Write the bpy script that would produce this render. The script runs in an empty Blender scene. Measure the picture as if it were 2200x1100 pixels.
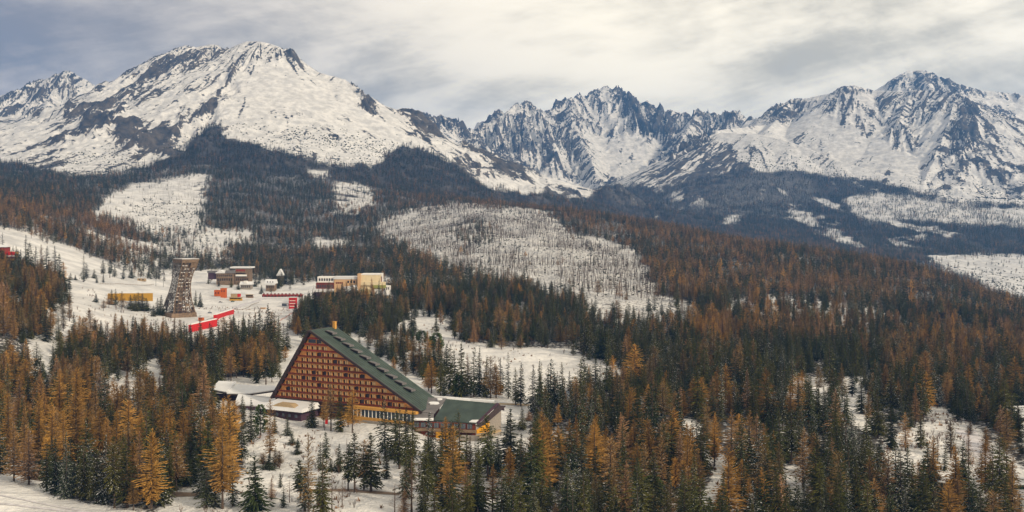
import bpy, math, random
import numpy as np
from mathutils import Vector, Matrix
random.seed(7)
rng = np.random.default_rng(7)
scene = bpy.context.scene
COL = scene.collection
R = math.radians

# ---------------------------------------------------------------- camera
F = 2113.0            # focal length in photo pixels
HZ = 480.0            # photo row of the horizon
CAMZ = 100.0
cam_d = bpy.data.cameras.new('camera')
cam_d.sensor_width = 36.0
cam_d.lens = 36.0 * F / 2200.0
cam_d.shift_y = -(550.0 - HZ) / 2200.0
cam_d.clip_start = 1.0
cam_d.clip_end = 40000.0
cam = bpy.data.objects.new('camera', cam_d)
COL.objects.link(cam)
cam.location = (0, 0, CAMZ)
cam.rotation_euler = (R(90), 0, 0)
scene.camera = cam

# ---------------------------------------------------------------- view
scene.view_settings.view_transform = 'Standard'
scene.view_settings.look = 'None'
scene.view_settings.gamma = 1.0
scene.view_settings.exposure = -0.36
scene.view_settings.use_curve_mapping = False
scene.render.engine = 'CYCLES'
scene.cycles.use_denoising = True
scene.cycles.max_bounces = 5
scene.cycles.diffuse_bounces = 2
scene.cycles.glossy_bounces = 1
scene.cycles.transmission_bounces = 1
scene.cycles.volume_bounces = 0
scene.cycles.transparent_max_bounces = 4
scene.cycles.caustics_reflective = False
scene.cycles.caustics_refractive = False

# ---------------------------------------------------------------- sun
SUN_AZ, SUN_EL = 128.0, 27.0     # degrees clockwise from +Y (view direction)
sd = Vector((math.sin(R(SUN_AZ)) * math.cos(R(SUN_EL)), math.cos(R(SUN_AZ)) * math.cos(R(SUN_EL)), math.sin(R(SUN_EL))))
sun_d = bpy.data.lights.new('sun', 'SUN')
sun_d.energy = 5.0
sun_d.angle = R(4)
sun_d.color = (1.0, 0.85, 0.64)
sun = bpy.data.objects.new('sun', sun_d)
COL.objects.link(sun)
sun.rotation_euler = sd.to_track_quat('Z', 'Y').to_euler()

# ---------------------------------------------------------------- world
world = bpy.data.worlds.new('World')
scene.world = world
world.use_nodes = True
wt = world.node_tree
wt.nodes.clear()


class NT:
    """small helper to wire nodes"""
    def __init__(self, t):
        self.t = t

    def n(self, typ, **kw):
        nd = self.t.nodes.new(typ)
        for k, v in kw.items():
            setattr(nd, k, v)
        return nd

    def link(self, a, b):
        self.t.links.new(a, b)

    def val(self, nd, i, v):
        if hasattr(v, 'node'):
            self.link(v, nd.inputs[i])
        else:
            nd.inputs[i].default_value = v

    def math(self, op, a, b=None, c=None, clamp=False):
        nd = self.n('ShaderNodeMath', operation=op)
        nd.use_clamp = clamp
        for i, v in enumerate((a, b, c)):
            if v is not None:
                self.val(nd, i, v)
        return nd.outputs[0]

    def vmath(self, op, a, b=None):
        nd = self.n('ShaderNodeVectorMath', operation=op)
        self.val(nd, 0, a)
        if b is not None:
            self.val(nd, 1, b)
        return nd.outputs['Value'] if op in ('DOT_PRODUCT', 'LENGTH') else nd.outputs[0]

    def mix(self, f, a, b, mode='MIX'):
        nd = self.n('ShaderNodeMix', data_type='RGBA', blend_type=mode)
        self.val(nd, 0, f)
        for i, v in ((6, a), (7, b)):
            if not hasattr(v, 'node') and len(v) == 3:
                v = (*v, 1.0)
            self.val(nd, i, v)
        return nd.outputs[2]

    def noise(self, vec, scale, detail=4.0, rough=0.55, dist=0.0):
        nd = self.n('ShaderNodeTexNoise')
        if vec is not None:
            self.link(vec, nd.inputs['Vector'])
        nd.inputs['Scale'].default_value = scale
        nd.inputs['Detail'].default_value = detail
        nd.inputs['Roughness'].default_value = rough
        nd.inputs['Distortion'].default_value = dist
        return nd.outputs[0]

    def ramp(self, v, lo, hi, a=0.0, b=1.0):
        nd = self.n('ShaderNodeMapRange', interpolation_type='SMOOTHSTEP')
        self.val(nd, 0, v)
        nd.inputs[1].default_value = lo
        nd.inputs[2].default_value = hi
        nd.inputs[3].default_value = a
        nd.inputs[4].default_value = b
        return nd.outputs[0]


w = NT(wt)
tc = w.n('ShaderNodeTexCoord')
dirv = tc.outputs['Generated']
sep = w.n('ShaderNodeSeparateXYZ')
w.link(dirv, sep.inputs[0])
sky = w.n('ShaderNodeTexSky', sky_type='NISHITA')
sky.sun_disc = False
sky.sun_elevation = R(SUN_EL)
sky.sun_rotation = R(SUN_AZ)
sky.altitude = 1400.0
st1 = w.vmath('MULTIPLY', dirv, (1.0, 1.0, 2.5))
n1 = w.noise(st1, 3.4, 8.0, 0.62, 0.3)
rot = w.n('ShaderNodeVectorRotate', rotation_type='AXIS_ANGLE')
rot.inputs['Axis'].default_value = (0, 1, 0)
rot.inputs['Angle'].default_value = R(14)
w.link(dirv, rot.inputs['Vector'])
st2 = w.vmath('MULTIPLY', rot.outputs[0], (1.0, 1.0, 5.0))
n2 = w.noise(st2, 4.2, 6.0, 0.55, 0.3)
cl = w.ramp(w.math('ADD', w.math('MULTIPLY', n1, 0.6), w.math('MULTIPLY', n2, 0.4)), 0.39, 0.61)
# brighter and warmer towards the sun's side
az = w.vmath('DOT_PRODUCT', dirv, (0.97, -0.24, 0.0))
side = w.ramp(az, -0.74, -0.08)
dark = w.mix(side, (0.39, 0.375, 0.42), (1.00, 0.89, 0.68))
lite = w.mix(side, (1.04, 0.92, 0.83), (1.98, 1.76, 1.36))
cloud = w.mix(cl, dark, lite)
skyc = w.mix(1.0, sky.outputs[0], (0.10, 0.10, 0.10), 'MULTIPLY')
cov = w.ramp(n1, 0.30, 0.50, 0.90, 0.98)
final = w.mix(cov, skyc, cloud)
bg = w.n('ShaderNodeBackground')
w.link(final, bg.inputs[0])
bg.inputs[1].default_value = 1.0
wo = w.n('ShaderNodeOutputWorld')
w.link(bg.outputs[0], wo.inputs[0])


# ================================================================ helpers
def tag(o, label=None, cat=None, group=None, kind=None):
    if label:
        o['label'] = label
    if cat:
        o['category'] = cat
    if group:
        o['group'] = group
    if kind:
        o['kind'] = kind
    return o


def empty(name, loc=(0, 0, 0), rz=0.0, label=None, cat=None, group=None):
    o = bpy.data.objects.new(name, None)
    COL.objects.link(o)
    o.location = loc
    o.rotation_euler = (0, 0, rz)
    return tag(o, label, cat, group)


def mesh_obj(name, verts, faces, mat=None, parent=None, smooth=False):
    me = bpy.data.meshes.new(name)
    me.from_pydata([tuple(v) for v in verts], [], faces)
    me.update()
    if mat:
        me.materials.append(mat)
    if smooth:
        me.polygons.foreach_set('use_smooth', [True] * len(me.polygons))
    o = bpy.data.objects.new(name, me)
    COL.objects.link(o)
    o.parent = parent
    return o


def inst(name, me, parent, loc=(0, 0, 0), rot=(0, 0, 0), scale=(1, 1, 1)):
    o = bpy.data.objects.new(name, me)
    COL.objects.link(o)
    o.parent = parent
    o.location = loc
    o.rotation_euler = rot
    o.scale = scale
    return o


class MB:
    """collects boxes, prisms and bars into one mesh"""
    def __init__(self):
        self.v, self.f = [], []

    def add(self, vs, fs):
        b = len(self.v)
        self.v += [tuple(p) for p in vs]
        self.f += [tuple(b + i for i in f) for f in fs]
        return self

    def box(self, x0, x1, y0, y1, z0, z1):
        vs = [(x0, y0, z0), (x1, y0, z0), (x1, y1, z0), (x0, y1, z0), (x0, y0, z1), (x1, y0, z1), (x1, y1, z1), (x0, y1, z1)]
        return self.add(vs, [(0, 3, 2, 1), (4, 5, 6, 7), (0, 1, 5, 4), (1, 2, 6, 5), (2, 3, 7, 6), (3, 0, 4, 7)])

    def hexa(self, bot, top):
        vs = list(bot) + list(top)
        n = len(bot)
        fs = [tuple(reversed(range(n))), tuple(range(n, 2 * n))]
        fs += [(i, (i + 1) % n, n + (i + 1) % n, n + i) for i in range(n)]
        return self.add(vs, fs)

    def bar(self, a, b, r, sides=4, r2=None):
        a, b = Vector(a), Vector(b)
        d = (b - a)
        if d.length < 1e-6:
            return self
        q = d.to_track_quat('Z', 'Y')
        r2 = r if r2 is None else r2
        vs = []
        for c, rr in ((a, r), (b, r2)):
            for i in range(sides):
                t = 2 * math.pi * i / sides + math.pi / 4
                vs.append(c + q @ Vector((math.cos(t) * rr, math.sin(t) * rr, 0)))
        n = sides
        fs = [(i, (i + 1) % n, n + (i + 1) % n, n + i) for i in range(n)]
        fs += [tuple(reversed(range(n))), tuple(range(n, 2 * n))]
        return self.add(vs, fs)

    def build(self, name, mat, parent=None, smooth=False):
        return mesh_obj(name, self.v, self.f, mat, parent, smooth)


# ================================================================ materials
def new_mat(name):
    m = bpy.data.materials.new(name)
    m.use_nodes = True
    t = m.node_tree
    t.nodes.clear()
    return m, NT(t)


def finish(n, col, rough=0.85, bump=None, strength=0.3, dist=0.1, spec=0.25, trans=None):
    b = n.n('ShaderNodeBsdfPrincipled')
    n.val(b, 'Base Color', col if hasattr(col, 'node') else (*col, 1.0))
    n.val(b, 'Roughness', rough)
    b.inputs['Specular IOR Level'].default_value = spec
    if bump is not None:
        bp = n.n('ShaderNodeBump')
        bp.inputs['Strength'].default_value = strength
        bp.inputs['Distance'].default_value = dist
        n.link(bump, bp.inputs['Height'])
        n.link(bp.outputs[0], b.inputs['Normal'])
    o = n.n('ShaderNodeOutputMaterial')
    n.link(b.outputs[0], o.inputs[0])
    return b


def painted(name, col, var=0.25, scale=1.5, rough=0.8, spec=0.25):
    m, n = new_mat(name)
    tcn = n.n('ShaderNodeTexCoord')
    ns = n.noise(tcn.outputs['Object'], scale, 5.0, 0.6)
    f = n.ramp(ns, 0.3, 0.7, 1.0 - var, 1.0 + var * 0.5)
    c = n.vmath('SCALE', (*col,))
    nd = c.node
    n.link(f, nd.inputs['Scale'])
    finish(n, c, rough, ns, 0.15, 0.05, spec)
    return m


def foliage(name, a, b, snow=0.0, tip=None):
    """A and B the two ends of the tree to tree variation"""
    m, n = new_mat(name)
    oi = n.n('ShaderNodeObjectInfo')
    geo = n.n('ShaderNodeNewGeometry')
    tcn = n.n('ShaderNodeTexCoord')
    c = n.mix(oi.outputs['Random'], a, b)
    ns = n.noise(tcn.outputs['Object'], 0.9, 3.0, 0.6)
    r2 = n.math('FRACT', n.math('MULTIPLY', oi.outputs['Random'], 17.3))
    k = n.math('MULTIPLY', n.ramp(ns, 0.3, 0.7, 0.55, 1.5), n.math('ADD', n.math('MULTIPLY', r2, 0.7), 0.65))
    c = n.vmath('SCALE', c)
    n.link(k, c.node.inputs['Scale'])
    if snow > 0:
        sp = n.n('ShaderNodeSeparateXYZ')
        n.link(geo.outputs['Normal'], sp.inputs[0])
        up = n.ramp(n.math('ABSOLUTE', sp.outputs[2]), 0.25, 0.8)
        n2_ = n.noise(tcn.outputs['Object'], 1.7, 3.0, 0.7)
        f = n.math('MULTIPLY', n.ramp(n2_, 0.60 - 0.16 * snow, 0.66 - 0.16 * snow), up)
        r3 = n.math('FRACT', n.math('MULTIPLY', oi.outputs['Random'], 41.7))
        f = n.math('MULTIPLY', f, n.ramp(r3, 0.15, 0.9, 0.1, 1.0))
        c = n.mix(f, c, (0.62, 0.62, 0.64))
    finish(n, c, 0.95, spec=0.02)
    return m


M = {}
M['spruce'] = foliage('spruce_needles', (0.020, 0.028, 0.009), (0.058, 0.054, 0.011), 0.05)
M['spruce_snow'] = foliage('snowy_needles', (0.021, 0.029, 0.014), (0.042, 0.044, 0.015), 0.36)
M['pine'] = foliage('pine_needles', (0.030, 0.052, 0.014), (0.048, 0.066, 0.015), 0.05)
M['larch'] = foliage('larch_orange', (0.40, 0.215, 0.050), (0.20, 0.110, 0.032), 0.0)
M['larch_tan'] = foliage('larch_tan', (0.29, 0.165, 0.085), (0.19, 0.105, 0.045), 0.08)
M['larch_rust'] = foliage('larch_rust', (0.235, 0.132, 0.048), (0.110, 0.076, 0.030), 0.04)
M['twig'] = foliage('bare_twigs', (0.15, 0.09, 0.065), (0.10, 0.065, 0.05), 0.3)
M['bark'] = painted('bark', (0.085, 0.06, 0.045), 0.4, 2.0, 0.95)
M['bark_grey'] = painted('dead_bark', (0.085, 0.058, 0.040), 0.4, 2.0, 0.95)


def snow_mat():
    """snow, with the rock, scree and shade-darkened forest floor that shows where the attributes say"""
    m, n = new_mat('snow_and_rock')
    geo = n.n('ShaderNodeNewGeometry')
    pos = geo.outputs['Position']
    at = n.n('ShaderNodeAttribute', attribute_name='rock')
    fl = n.n('ShaderNodeAttribute', attribute_name='litter_shade')
    fine = n.noise(pos, 0.065, 5.0, 0.70)
    f = n.math('ADD', at.outputs['Fac'], n.math('MULTIPLY', n.math('SUBTRACT', fine, 0.5), 1.6))
    rk = n.ramp(f, -0.03, 0.07)
    vn = n.noise(pos, 0.02, 5.0, 0.65)
    rock = n.mix(n.ramp(vn, 0.35, 0.65), (0.030, 0.030, 0.036), (0.095, 0.082, 0.072))
    sn = n.noise(pos, 0.03, 6.0, 0.65)
    snow = n.mix(n.ramp(sn, 0.35, 0.65), (0.47, 0.465, 0.465), (0.68, 0.665, 0.65))
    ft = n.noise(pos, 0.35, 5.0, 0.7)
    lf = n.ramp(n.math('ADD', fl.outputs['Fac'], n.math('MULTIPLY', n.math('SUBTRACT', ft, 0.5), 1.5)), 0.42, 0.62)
    base = n.mix(lf, snow, (0.042, 0.036, 0.030))  # dark needle floor, with the shade under dense trees painted in
    col = n.mix(rk, base, rock)
    bn = n.math('ADD', n.noise(pos, 0.25, 5.0, 0.65), n.math('MULTIPLY', fine, 3.0))
    finish(n, col, 0.8, bn, 0.55, 2.5, 0.2)
    return m


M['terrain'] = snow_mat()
M['snow'] = painted('roof_snow', (0.60, 0.60, 0.61), 0.06, 0.3, 0.7)
# ================================================================ terrain
def _hash(ix, iy, s):
    h = (ix.astype(np.int64) * 374761393 + iy.astype(np.int64) * 668265263 + s * 1442695041) & 0x7fffffff
    h = ((h ^ (h >> 13)) * 1274126177) & 0x7fffffff
    h = h ^ (h >> 16)
    return (h & 0xffff) / 65535.0


def vnoise(x, y, s=0):
    ix, iy = np.floor(x), np.floor(y)
    fx, fy = x - ix, y - iy
    fx = fx * fx * fx * (fx * (fx * 6 - 15) + 10)
    fy = fy * fy * fy * (fy * (fy * 6 - 15) + 10)
    a, b = _hash(ix, iy, s), _hash(ix + 1, iy, s)
    c, d = _hash(ix, iy + 1, s), _hash(ix + 1, iy + 1, s)
    return (a + (b - a) * fx) * (1 - fy) + (c + (d - c) * fx) * fy


def fbm(x, y, octs=4, s=0, gain=0.5, ridged=False):
    t = np.zeros_like(x)
    amp, tot = 1.0, 0.0
    ca, sa = math.cos(0.6), math.sin(0.6)
    for o in range(octs):
        v = vnoise(x, y, s + o * 17)
        if ridged:
            v = 1 - np.abs(2 * v - 1)
        t += amp * v
        tot += amp
        amp *= gain
        x, y = (x * ca - y * sa) * 2.03 + 7.7, (x * sa + y * ca) * 2.03 + 3.1
    return t / tot


# photo row of the bare ground at each distance, for a set of photo columns
TAB = {
    -400: [(200, 1500), (330, 1100), (400, 1000), (500, 880), (600, 760), (700, 650), (800, 585), (900, 560), (1000, 575), (1150, 560), (1350, 465), (1700, 420), (2200, 390), (2800, 365), (3300, 345), (3800, 330), (4500, 290), (5200, 258), (6000, 235), (7500, 240), (10000, 300)],
    0: [(200, 1500), (330, 1100), (400, 1010), (500, 895), (600, 785), (700, 680), (800, 612), (880, 590), (960, 590), (1100, 560), (1350, 492), (1700, 452), (2200, 418), (2800, 388), (3300, 364), (3800, 347), (4500, 303), (5200, 268), (6000, 245), (7500, 245), (10000, 300)],
    130: [(200, 1500), (335, 1100), (400, 1020), (500, 905), (600, 815), (700, 735), (800, 670), (900, 645), (1000, 632), (1150, 600), (1400, 533), (1700, 475), (2200, 435), (2800, 398), (3300, 376), (3800, 362), (4500, 310), (5200, 275), (6000, 255), (7500, 255), (10000, 300)],
    300: [(200, 1500), (341, 1098), (400, 1015), (500, 907), (660, 803), (850, 722), (980, 678), (1060, 655), (1200, 624), (1400, 594), (1600, 560), (1900, 515), (2200, 480), (2600, 430), (3000, 395), (3500, 362), (4200, 330), (5200, 290), (6000, 280), (7500, 280), (10000, 300)],
    450: [(200, 1500), (341, 1098), (400, 1015), (500, 908), (660, 803), (850, 725), (980, 682), (1100, 660), (1250, 634), (1450, 600), (1700, 560), (2000, 515), (2400, 460), (2800, 415), (3300, 360), (3800, 320), (4400, 290), (5200, 285), (7500, 290), (10000, 320)],
    650: [(200, 1500), (341, 1098), (400, 1012), (500, 905), (660, 803), (850, 722), (1000, 683), (1200, 645), (1450, 603), (1800, 560), (2200, 508), (2700, 446), (3200, 396), (3700, 350), (4200, 320), (5200, 320), (7500, 330), (10000, 350)],
    900: [(200, 1500), (341, 1098), (400, 1010), (500, 902), (660, 803), (850, 712), (1000, 665), (1250, 612), (1500, 570), (1800, 530), (2100, 500), (2400, 468), (2700, 447), (3000, 432), (3500, 412), (4000, 400), (5000, 400), (7500, 400), (10000, 420)],
    1060: [(200, 1500), (341, 1098), (400, 1010), (500, 902), (660, 803), (850, 712), (1000, 662), (1250, 605), (1500, 558), (1800, 512), (2100, 478), (2400, 453), (2700, 438), (3000, 434), (3500, 455), (4200, 455), (5000, 440), (6000, 425), (7500, 415), (10000, 440)],
    1250: [(200, 1500), (341, 1098), (400, 1010), (500, 902), (660, 803), (850, 716), (1000, 668), (1250, 610), (1500, 565), (1800, 524), (2100, 490), (2400, 466), (2650, 458), (3000, 470), (3500, 485), (4200, 478), (5000, 455), (6000, 432), (7500, 420), (10000, 440)],
    1450: [(200, 1500), (341, 1098), (400, 1008), (500, 900), (660, 803), (850, 724), (1000, 675), (1250, 618), (1500, 576), (1800, 536), (2100, 506), (2350, 492), (2700, 500), (3200, 512), (3800, 500), (4500, 480), (5500, 460), (7500, 430), (10000, 440)],
    1650: [(200, 1500), (341, 1096), (400, 1005), (500, 898), (660, 803), (850, 735), (1000, 686), (1250, 628), (1500, 585), (1800, 545), (2050, 526), (2400, 545), (2900, 555), (3500, 535), (4200, 510), (5500, 470), (7500, 440), (10000, 440)],
    1850: [(200, 1500), (341, 1096), (400, 1005), (500, 900), (660, 810), (850, 745), (1000, 698), (1250, 640), (1500, 595), (1750, 562), (1900, 555), (2200, 585), (2700, 585), (3400, 550), (4200, 520), (5500, 480), (7500, 450), (10000, 450)],
    2020: [(200, 1500), (341, 1098), (400, 1010), (500, 905), (660, 818), (850, 755), (1000, 712), (1250, 655), (1450, 618), (1620, 592), (1760, 590), (2000, 630), (2400, 635), (2900, 590), (3500, 548), (4200, 520), (5500, 490), (7500, 455), (10000, 450)],
    2200: [(200, 1500), (341, 1098), (400, 1012), (500, 912), (660, 828), (850, 768), (1000, 728), (1200, 690), (1350, 668), (1480, 662), (1650, 690), (1900, 695), (2200, 665), (2800, 597), (3500, 550), (4200, 528), (5500, 490), (7500, 455), (10000, 450)],
    2700: [(200, 1500), (341, 1098), (400, 1012), (500, 915), (660, 835), (850, 780), (1000, 745), (1200, 715), (1350, 705), (1480, 710), (1650, 730), (1900, 720), (2200, 690), (2800, 620), (3500, 565), (4200, 535), (5500, 495), (7500, 455), (10000, 450)],
}
GX = np.arange(-400, 2701, 50.0)
GY = np.geomspace(200, 10000, 260)


def _blur1(a, k, axis):
    r = int(3 * k)
    t = np.arange(-r, r + 1)
    g = np.exp(-t * t / (2.0 * k * k))
    g /= g.sum()
    pad = [(0, 0)] * a.ndim
    pad[axis] = (r, r)
    p = np.pad(a, pad, mode='edge')
    out = np.zeros_like(a)
    for i, wgt in enumerate(g):
        sl = [slice(None)] * a.ndim
        sl[axis] = slice(i, i + a.shape[axis])
        out += wgt * p[tuple(sl)]
    return out


_cols = sorted(TAB)
_zc = np.array([np.interp(np.log(GY), np.log([p[0] for p in TAB[c]]), [CAMZ - (p[1] - HZ) * p[0] / F for p in TAB[c]]) for c in _cols])
GZ = np.array([[np.interp(x, _cols, _zc[:, j]) for j in range(len(GY))] for x in GX])
GZ = _blur1(_blur1(GZ, 0.9, 0), 1.6, 1)


def grid_z(px, Y):
    u = np.clip((px - GX[0]) / 50.0, 0, len(GX) - 1.001)
    v = np.clip(np.log(np.maximum(Y, 200) / 200) / math.log(50.0) * (len(GY) - 1), 0, len(GY) - 1.001)
    i, j = u.astype(int), v.astype(int)
    a, b = u - i, v - j
    return (GZ[i, j] * (1 - a) + GZ[i + 1, j] * a) * (1 - b) + (GZ[i, j + 1] * (1 - a) + GZ[i + 1, j + 1] * a) * b


def P(px, py, Y):
    return ((px - 1100.0) / F * Y, Y, CAMZ - (py - HZ) * Y / F)


# crest lines: photo column, row, distance; then fall per metre, reach of the slope, ruggedness
CREST = [
    # peak at the far left
    ([(-350, 215, 6500), (-150, 225, 6500), (0, 204, 6400), (35, 197, 6350), (60, 185, 6300), (100, 167, 6250), (130, 157, 6200), (150, 153, 6200), (185, 174, 6100), (215, 190, 6050), (245, 199, 5900)], 0.80, 2200, 1.0),
    ([(150, 153, 6200), (120, 190, 6000), (100, 225, 5750)], 0.8, 1200, 1.0),
    # big left mountain
    ([(245, 196, 5600), (270, 172, 5500), (300, 152, 5400), (350, 122, 5200), (400, 97, 5000), (425, 103, 4950), (443, 100, 4900), (462, 95, 4850), (485, 110, 4800), (510, 99, 4700), (530, 92, 4650), (560, 92, 4620), (592, 98, 4600), (615, 120, 4560), (640, 140, 4520), (700, 161, 4460), (740, 170, 4420), (770, 198, 4380), (800, 226, 4350), (815, 241, 4330), (840, 254, 4300), (900, 296, 4250), (970, 354, 4180), (1010, 388, 4150), (1045, 416, 4120)], 0.66, 3600, 0.8),
    ([(540, 95, 4630), (508, 160, 4400), (482, 225, 4160), (455, 285, 3900), (400, 345, 3550)], 0.62, 2600, 0.7),
    ([(400, 97, 5000), (335, 190, 4700), (290, 240, 4500), (262, 285, 4300)], 0.75, 1500, 1.2),
    ([(462, 95, 4850), (405, 180, 4600), (360, 240, 4400), (330, 290, 4150)], 0.72, 1500, 1.1),
    ([(245, 196, 5600), (228, 235, 5300), (205, 262, 5000), (190, 290, 4800)], 0.85, 900, 1.2),
    # central peaks
    ([(800, 262, 6200), (840, 246, 6400), (870, 243, 6500), (892, 243, 6550), (907, 239, 6600), (918, 262, 6600), (945, 251, 6700), (962, 256, 6800), (985, 281, 6900), (1010, 270, 7000), (1040, 262, 7100), (1065, 262, 7200), (1090, 240, 7300), (1108, 226, 7400), (1128, 216, 7500), (1148, 233, 7550), (1180, 236, 7600), (1205, 233, 7650), (1225, 212, 7700), (1243, 204, 7800), (1260, 211, 7850), (1276, 197, 7900), (1290, 193, 7900), (1305, 189, 7900), (1318, 206, 7850), (1332, 202, 7800), (1346, 203, 7750), (1360, 221, 7700), (1375, 240, 7650), (1395, 246, 7600), (1410, 252, 7550), (1428, 241, 7500), (1445, 236, 7500), (1465, 240, 7450), (1480, 251, 7400), (1500, 240, 7400), (1520, 247, 7350), (1545, 245, 7350), (1562, 240, 7300), (1580, 235, 7300), (1600, 251, 7200), (1635, 259, 7000), (1680, 262, 6900)], 0.85, 2400, 1.7),
    ([(1222, 232, 7500), (1232, 262, 7250), (1262, 325, 6850), (1285, 380, 6450), (1300, 430, 6100)], 0.95, 1300, 1.5),
    ([(1128, 217, 7500), (1100, 268, 7200), (1050, 310, 6900), (1000, 345, 6500), (985, 365, 6300)], 0.9, 1300, 1.7),
    ([(1190, 236, 7600), (1160, 295, 7150), (1125, 360, 6650), (1110, 385, 6400)], 0.9, 1200, 1.7),
    ([(1065, 262, 7200), (1020, 300, 6950), (985, 330, 6700)], 0.85, 1000, 1.5),
    ([(907, 239, 6600), (895, 285, 6300), (915, 310, 6100)], 0.9, 800, 1.3),
    ([(1410, 252, 7550), (1400, 285, 7300), (1385, 305, 7100)], 1.0, 900, 1.6),
    ([(1500, 240, 7400), (1475, 280, 7000), (1455, 310, 6800)], 1.0, 900, 1.6),
    # buttress at the near end of the right massif
    ([(1680, 268, 6300), (1600, 272, 6150), (1550, 280, 6000), (1515, 286, 5900), (1450, 335, 5750), (1405, 388, 5600), (1372, 440, 5450)], 0.80, 2000, 1.3),
    ([(1540, 282, 5950), (1530, 350, 5550), (1500, 420, 5150)], 0.75, 1500, 1.3),
    # right massif
    ([(1640, 266, 6700), (1662, 243, 6600), (1680, 228, 6550), (1700, 213, 6500), (1730, 211, 6450), (1760, 205, 6400), (1790, 199, 6350), (1806, 190, 6300), (1835, 183, 6300), (1860, 190, 6300), (1885, 194, 6250), (1940, 196, 6100), (2000, 196, 5950), (2050, 200, 5800), (2110, 245, 5600), (2200, 330, 5400), (2300, 410, 5200)], 0.70, 3000, 0.8),
    ([(1700, 213, 6500), (1672, 250, 6250), (1650, 275, 6000)], 0.7, 1200, 0.9),
    ([(2050, 200, 5800), (2040, 260, 5500), (2010, 330, 5150), (1985, 390, 4850)], 0.68, 1800, 1.0),
    ([(1960, 196, 6050), (1930, 260, 5700), (1935, 320, 5400)], 0.68, 1200, 1.0),
    ([(2110, 245, 5600), (2120, 320, 5200), (2110, 390, 4850)], 0.64, 1800, 0.8),
    # peak behind it
    ([(1860, 215, 7300), (1890, 187, 7200), (1920, 166, 7200), (1948, 151, 7200), (1975, 149, 7200), (2000, 152, 7150), (2022, 170, 7100), (2045, 178, 7050), (2090, 190, 7000), (2140, 196, 7000), (2175, 197, 7000), (2230, 205, 6900), (2400, 190, 6800), (2600, 240, 6800)], 0.8, 2400, 1.1),
    ([(1975, 150, 7200), (1990, 180, 6900), (2020, 205, 6600)], 0.8, 1200, 1.1),
    # long forested shoulder in front of it
    ([(1550, 284, 5900), (1620, 286, 5750), (1700, 306, 5550), (1800, 345, 5250), (1880, 368, 5080), (1950, 396, 4900), (2060, 425, 4750), (2200, 440, 4600), (2500, 470, 4500)], 0.52, 4200, 0.25),
]


def crest_field(X, Y):
    """height of the mountains, with the run along and the distance from the crest that makes it"""
    best = np.full(X.shape, -1e9)
    run = np.zeros_like(X)
    dist = np.full(X.shape, 1e6)
    rug = np.zeros_like(X)
    for ci, (pts, s, L, rg) in enumerate(CREST):
        acc = ci * 5000.0
        q = [P(*p) for p in pts]
        bx = [p[0] for p in q]
        by = [p[1] for p in q]
        sel = (X > min(bx) - 3000) & (X < max(bx) + 3000) & (Y > min(by) - 3500) & (Y < max(by) + 2500)
        if not sel.any():
            continue
        x, y = X[sel], Y[sel]
        bl, rl, dl = np.full(x.shape, -1e9), np.zeros_like(x), np.full(x.shape, 1e6)
        for a, b in zip(q[:-1], q[1:]):
            dx, dy = b[0] - a[0], b[1] - a[1]
            l2 = dx * dx + dy * dy
            l1 = math.sqrt(l2)
            t = np.clip(((x - a[0]) * dx + (y - a[1]) * dy) / l2, 0, 1)
            d = np.hypot(x - a[0] - t * dx, y - a[1] - t * dy)
            z = a[2] + (b[2] - a[2]) * t - s * (0.8 * d / (1 + d / L) + 0.2 * d)
            k = z > bl
            bl[k] = z[k]
            phi = np.arctan2(x - a[0] - t * dx, -(y - a[1] - t * dy) + 1e-6)
            rl[k] = (acc + t * l1 + phi * 420.0)[k]
            dl[k] = d[k]
            acc += l1
        cur = best[sel]
        k = bl > cur
        cur[k] = bl[k]
        best[sel] = cur
        for arr, new in ((run, rl), (dist, dl), (rug, np.full(x.shape, rg))):
            c = arr[sel]
            c[k] = new[k]
            arr[sel] = c
    return best, run, dist, rug


# ---------------------------------------------------------------- maps over the photograph's frame, half of them by hand
MW, MH = 620, 300         # cells of 5 px, from -450 to 2650 and from 50 to 1550 (near, row) for the land


def raster(polys, base=0.0, blur=1.2):
    xs = -450 + 5 * (np.arange(MW) + 0.5)
    ys = 50 + 5 * (np.arange(MH) + 0.5)
    XX, YY = np.meshgrid(xs, ys)
    out = np.full(XX.shape, float(base))
    for val, poly in polys:
        ins = np.zeros(XX.shape, bool)
        n = len(poly)
        for i in range(n):
            x0, y0 = poly[i]
            x1, y1 = poly[(i + 1) % n]
            if y0 == y1:
                continue
            c = ((YY >= y0) != (YY >= y1)) & (XX < (x1 - x0) * (YY - y0) / (y1 - y0) + x0)
            ins ^= c
        out[ins] = val
    if blur:
        out = _blur1(_blur1(out, blur, 0), blur, 1)
    return out


def look(m, px, py):
    u = np.clip((px + 450) / 5 - 0.5, 0, MW - 1.001)
    v = np.clip((py - 50) / 5 - 0.5, 0, MH - 1.001)
    i, j = u.astype(int), v.astype(int)
    a, b = u - i, v - j
    return (m[j, i] * (1 - a) + m[j, i + 1] * a) * (1 - b) + (m[j + 1, i] * (1 - a) + m[j + 1, i + 1] * a) * b


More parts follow.
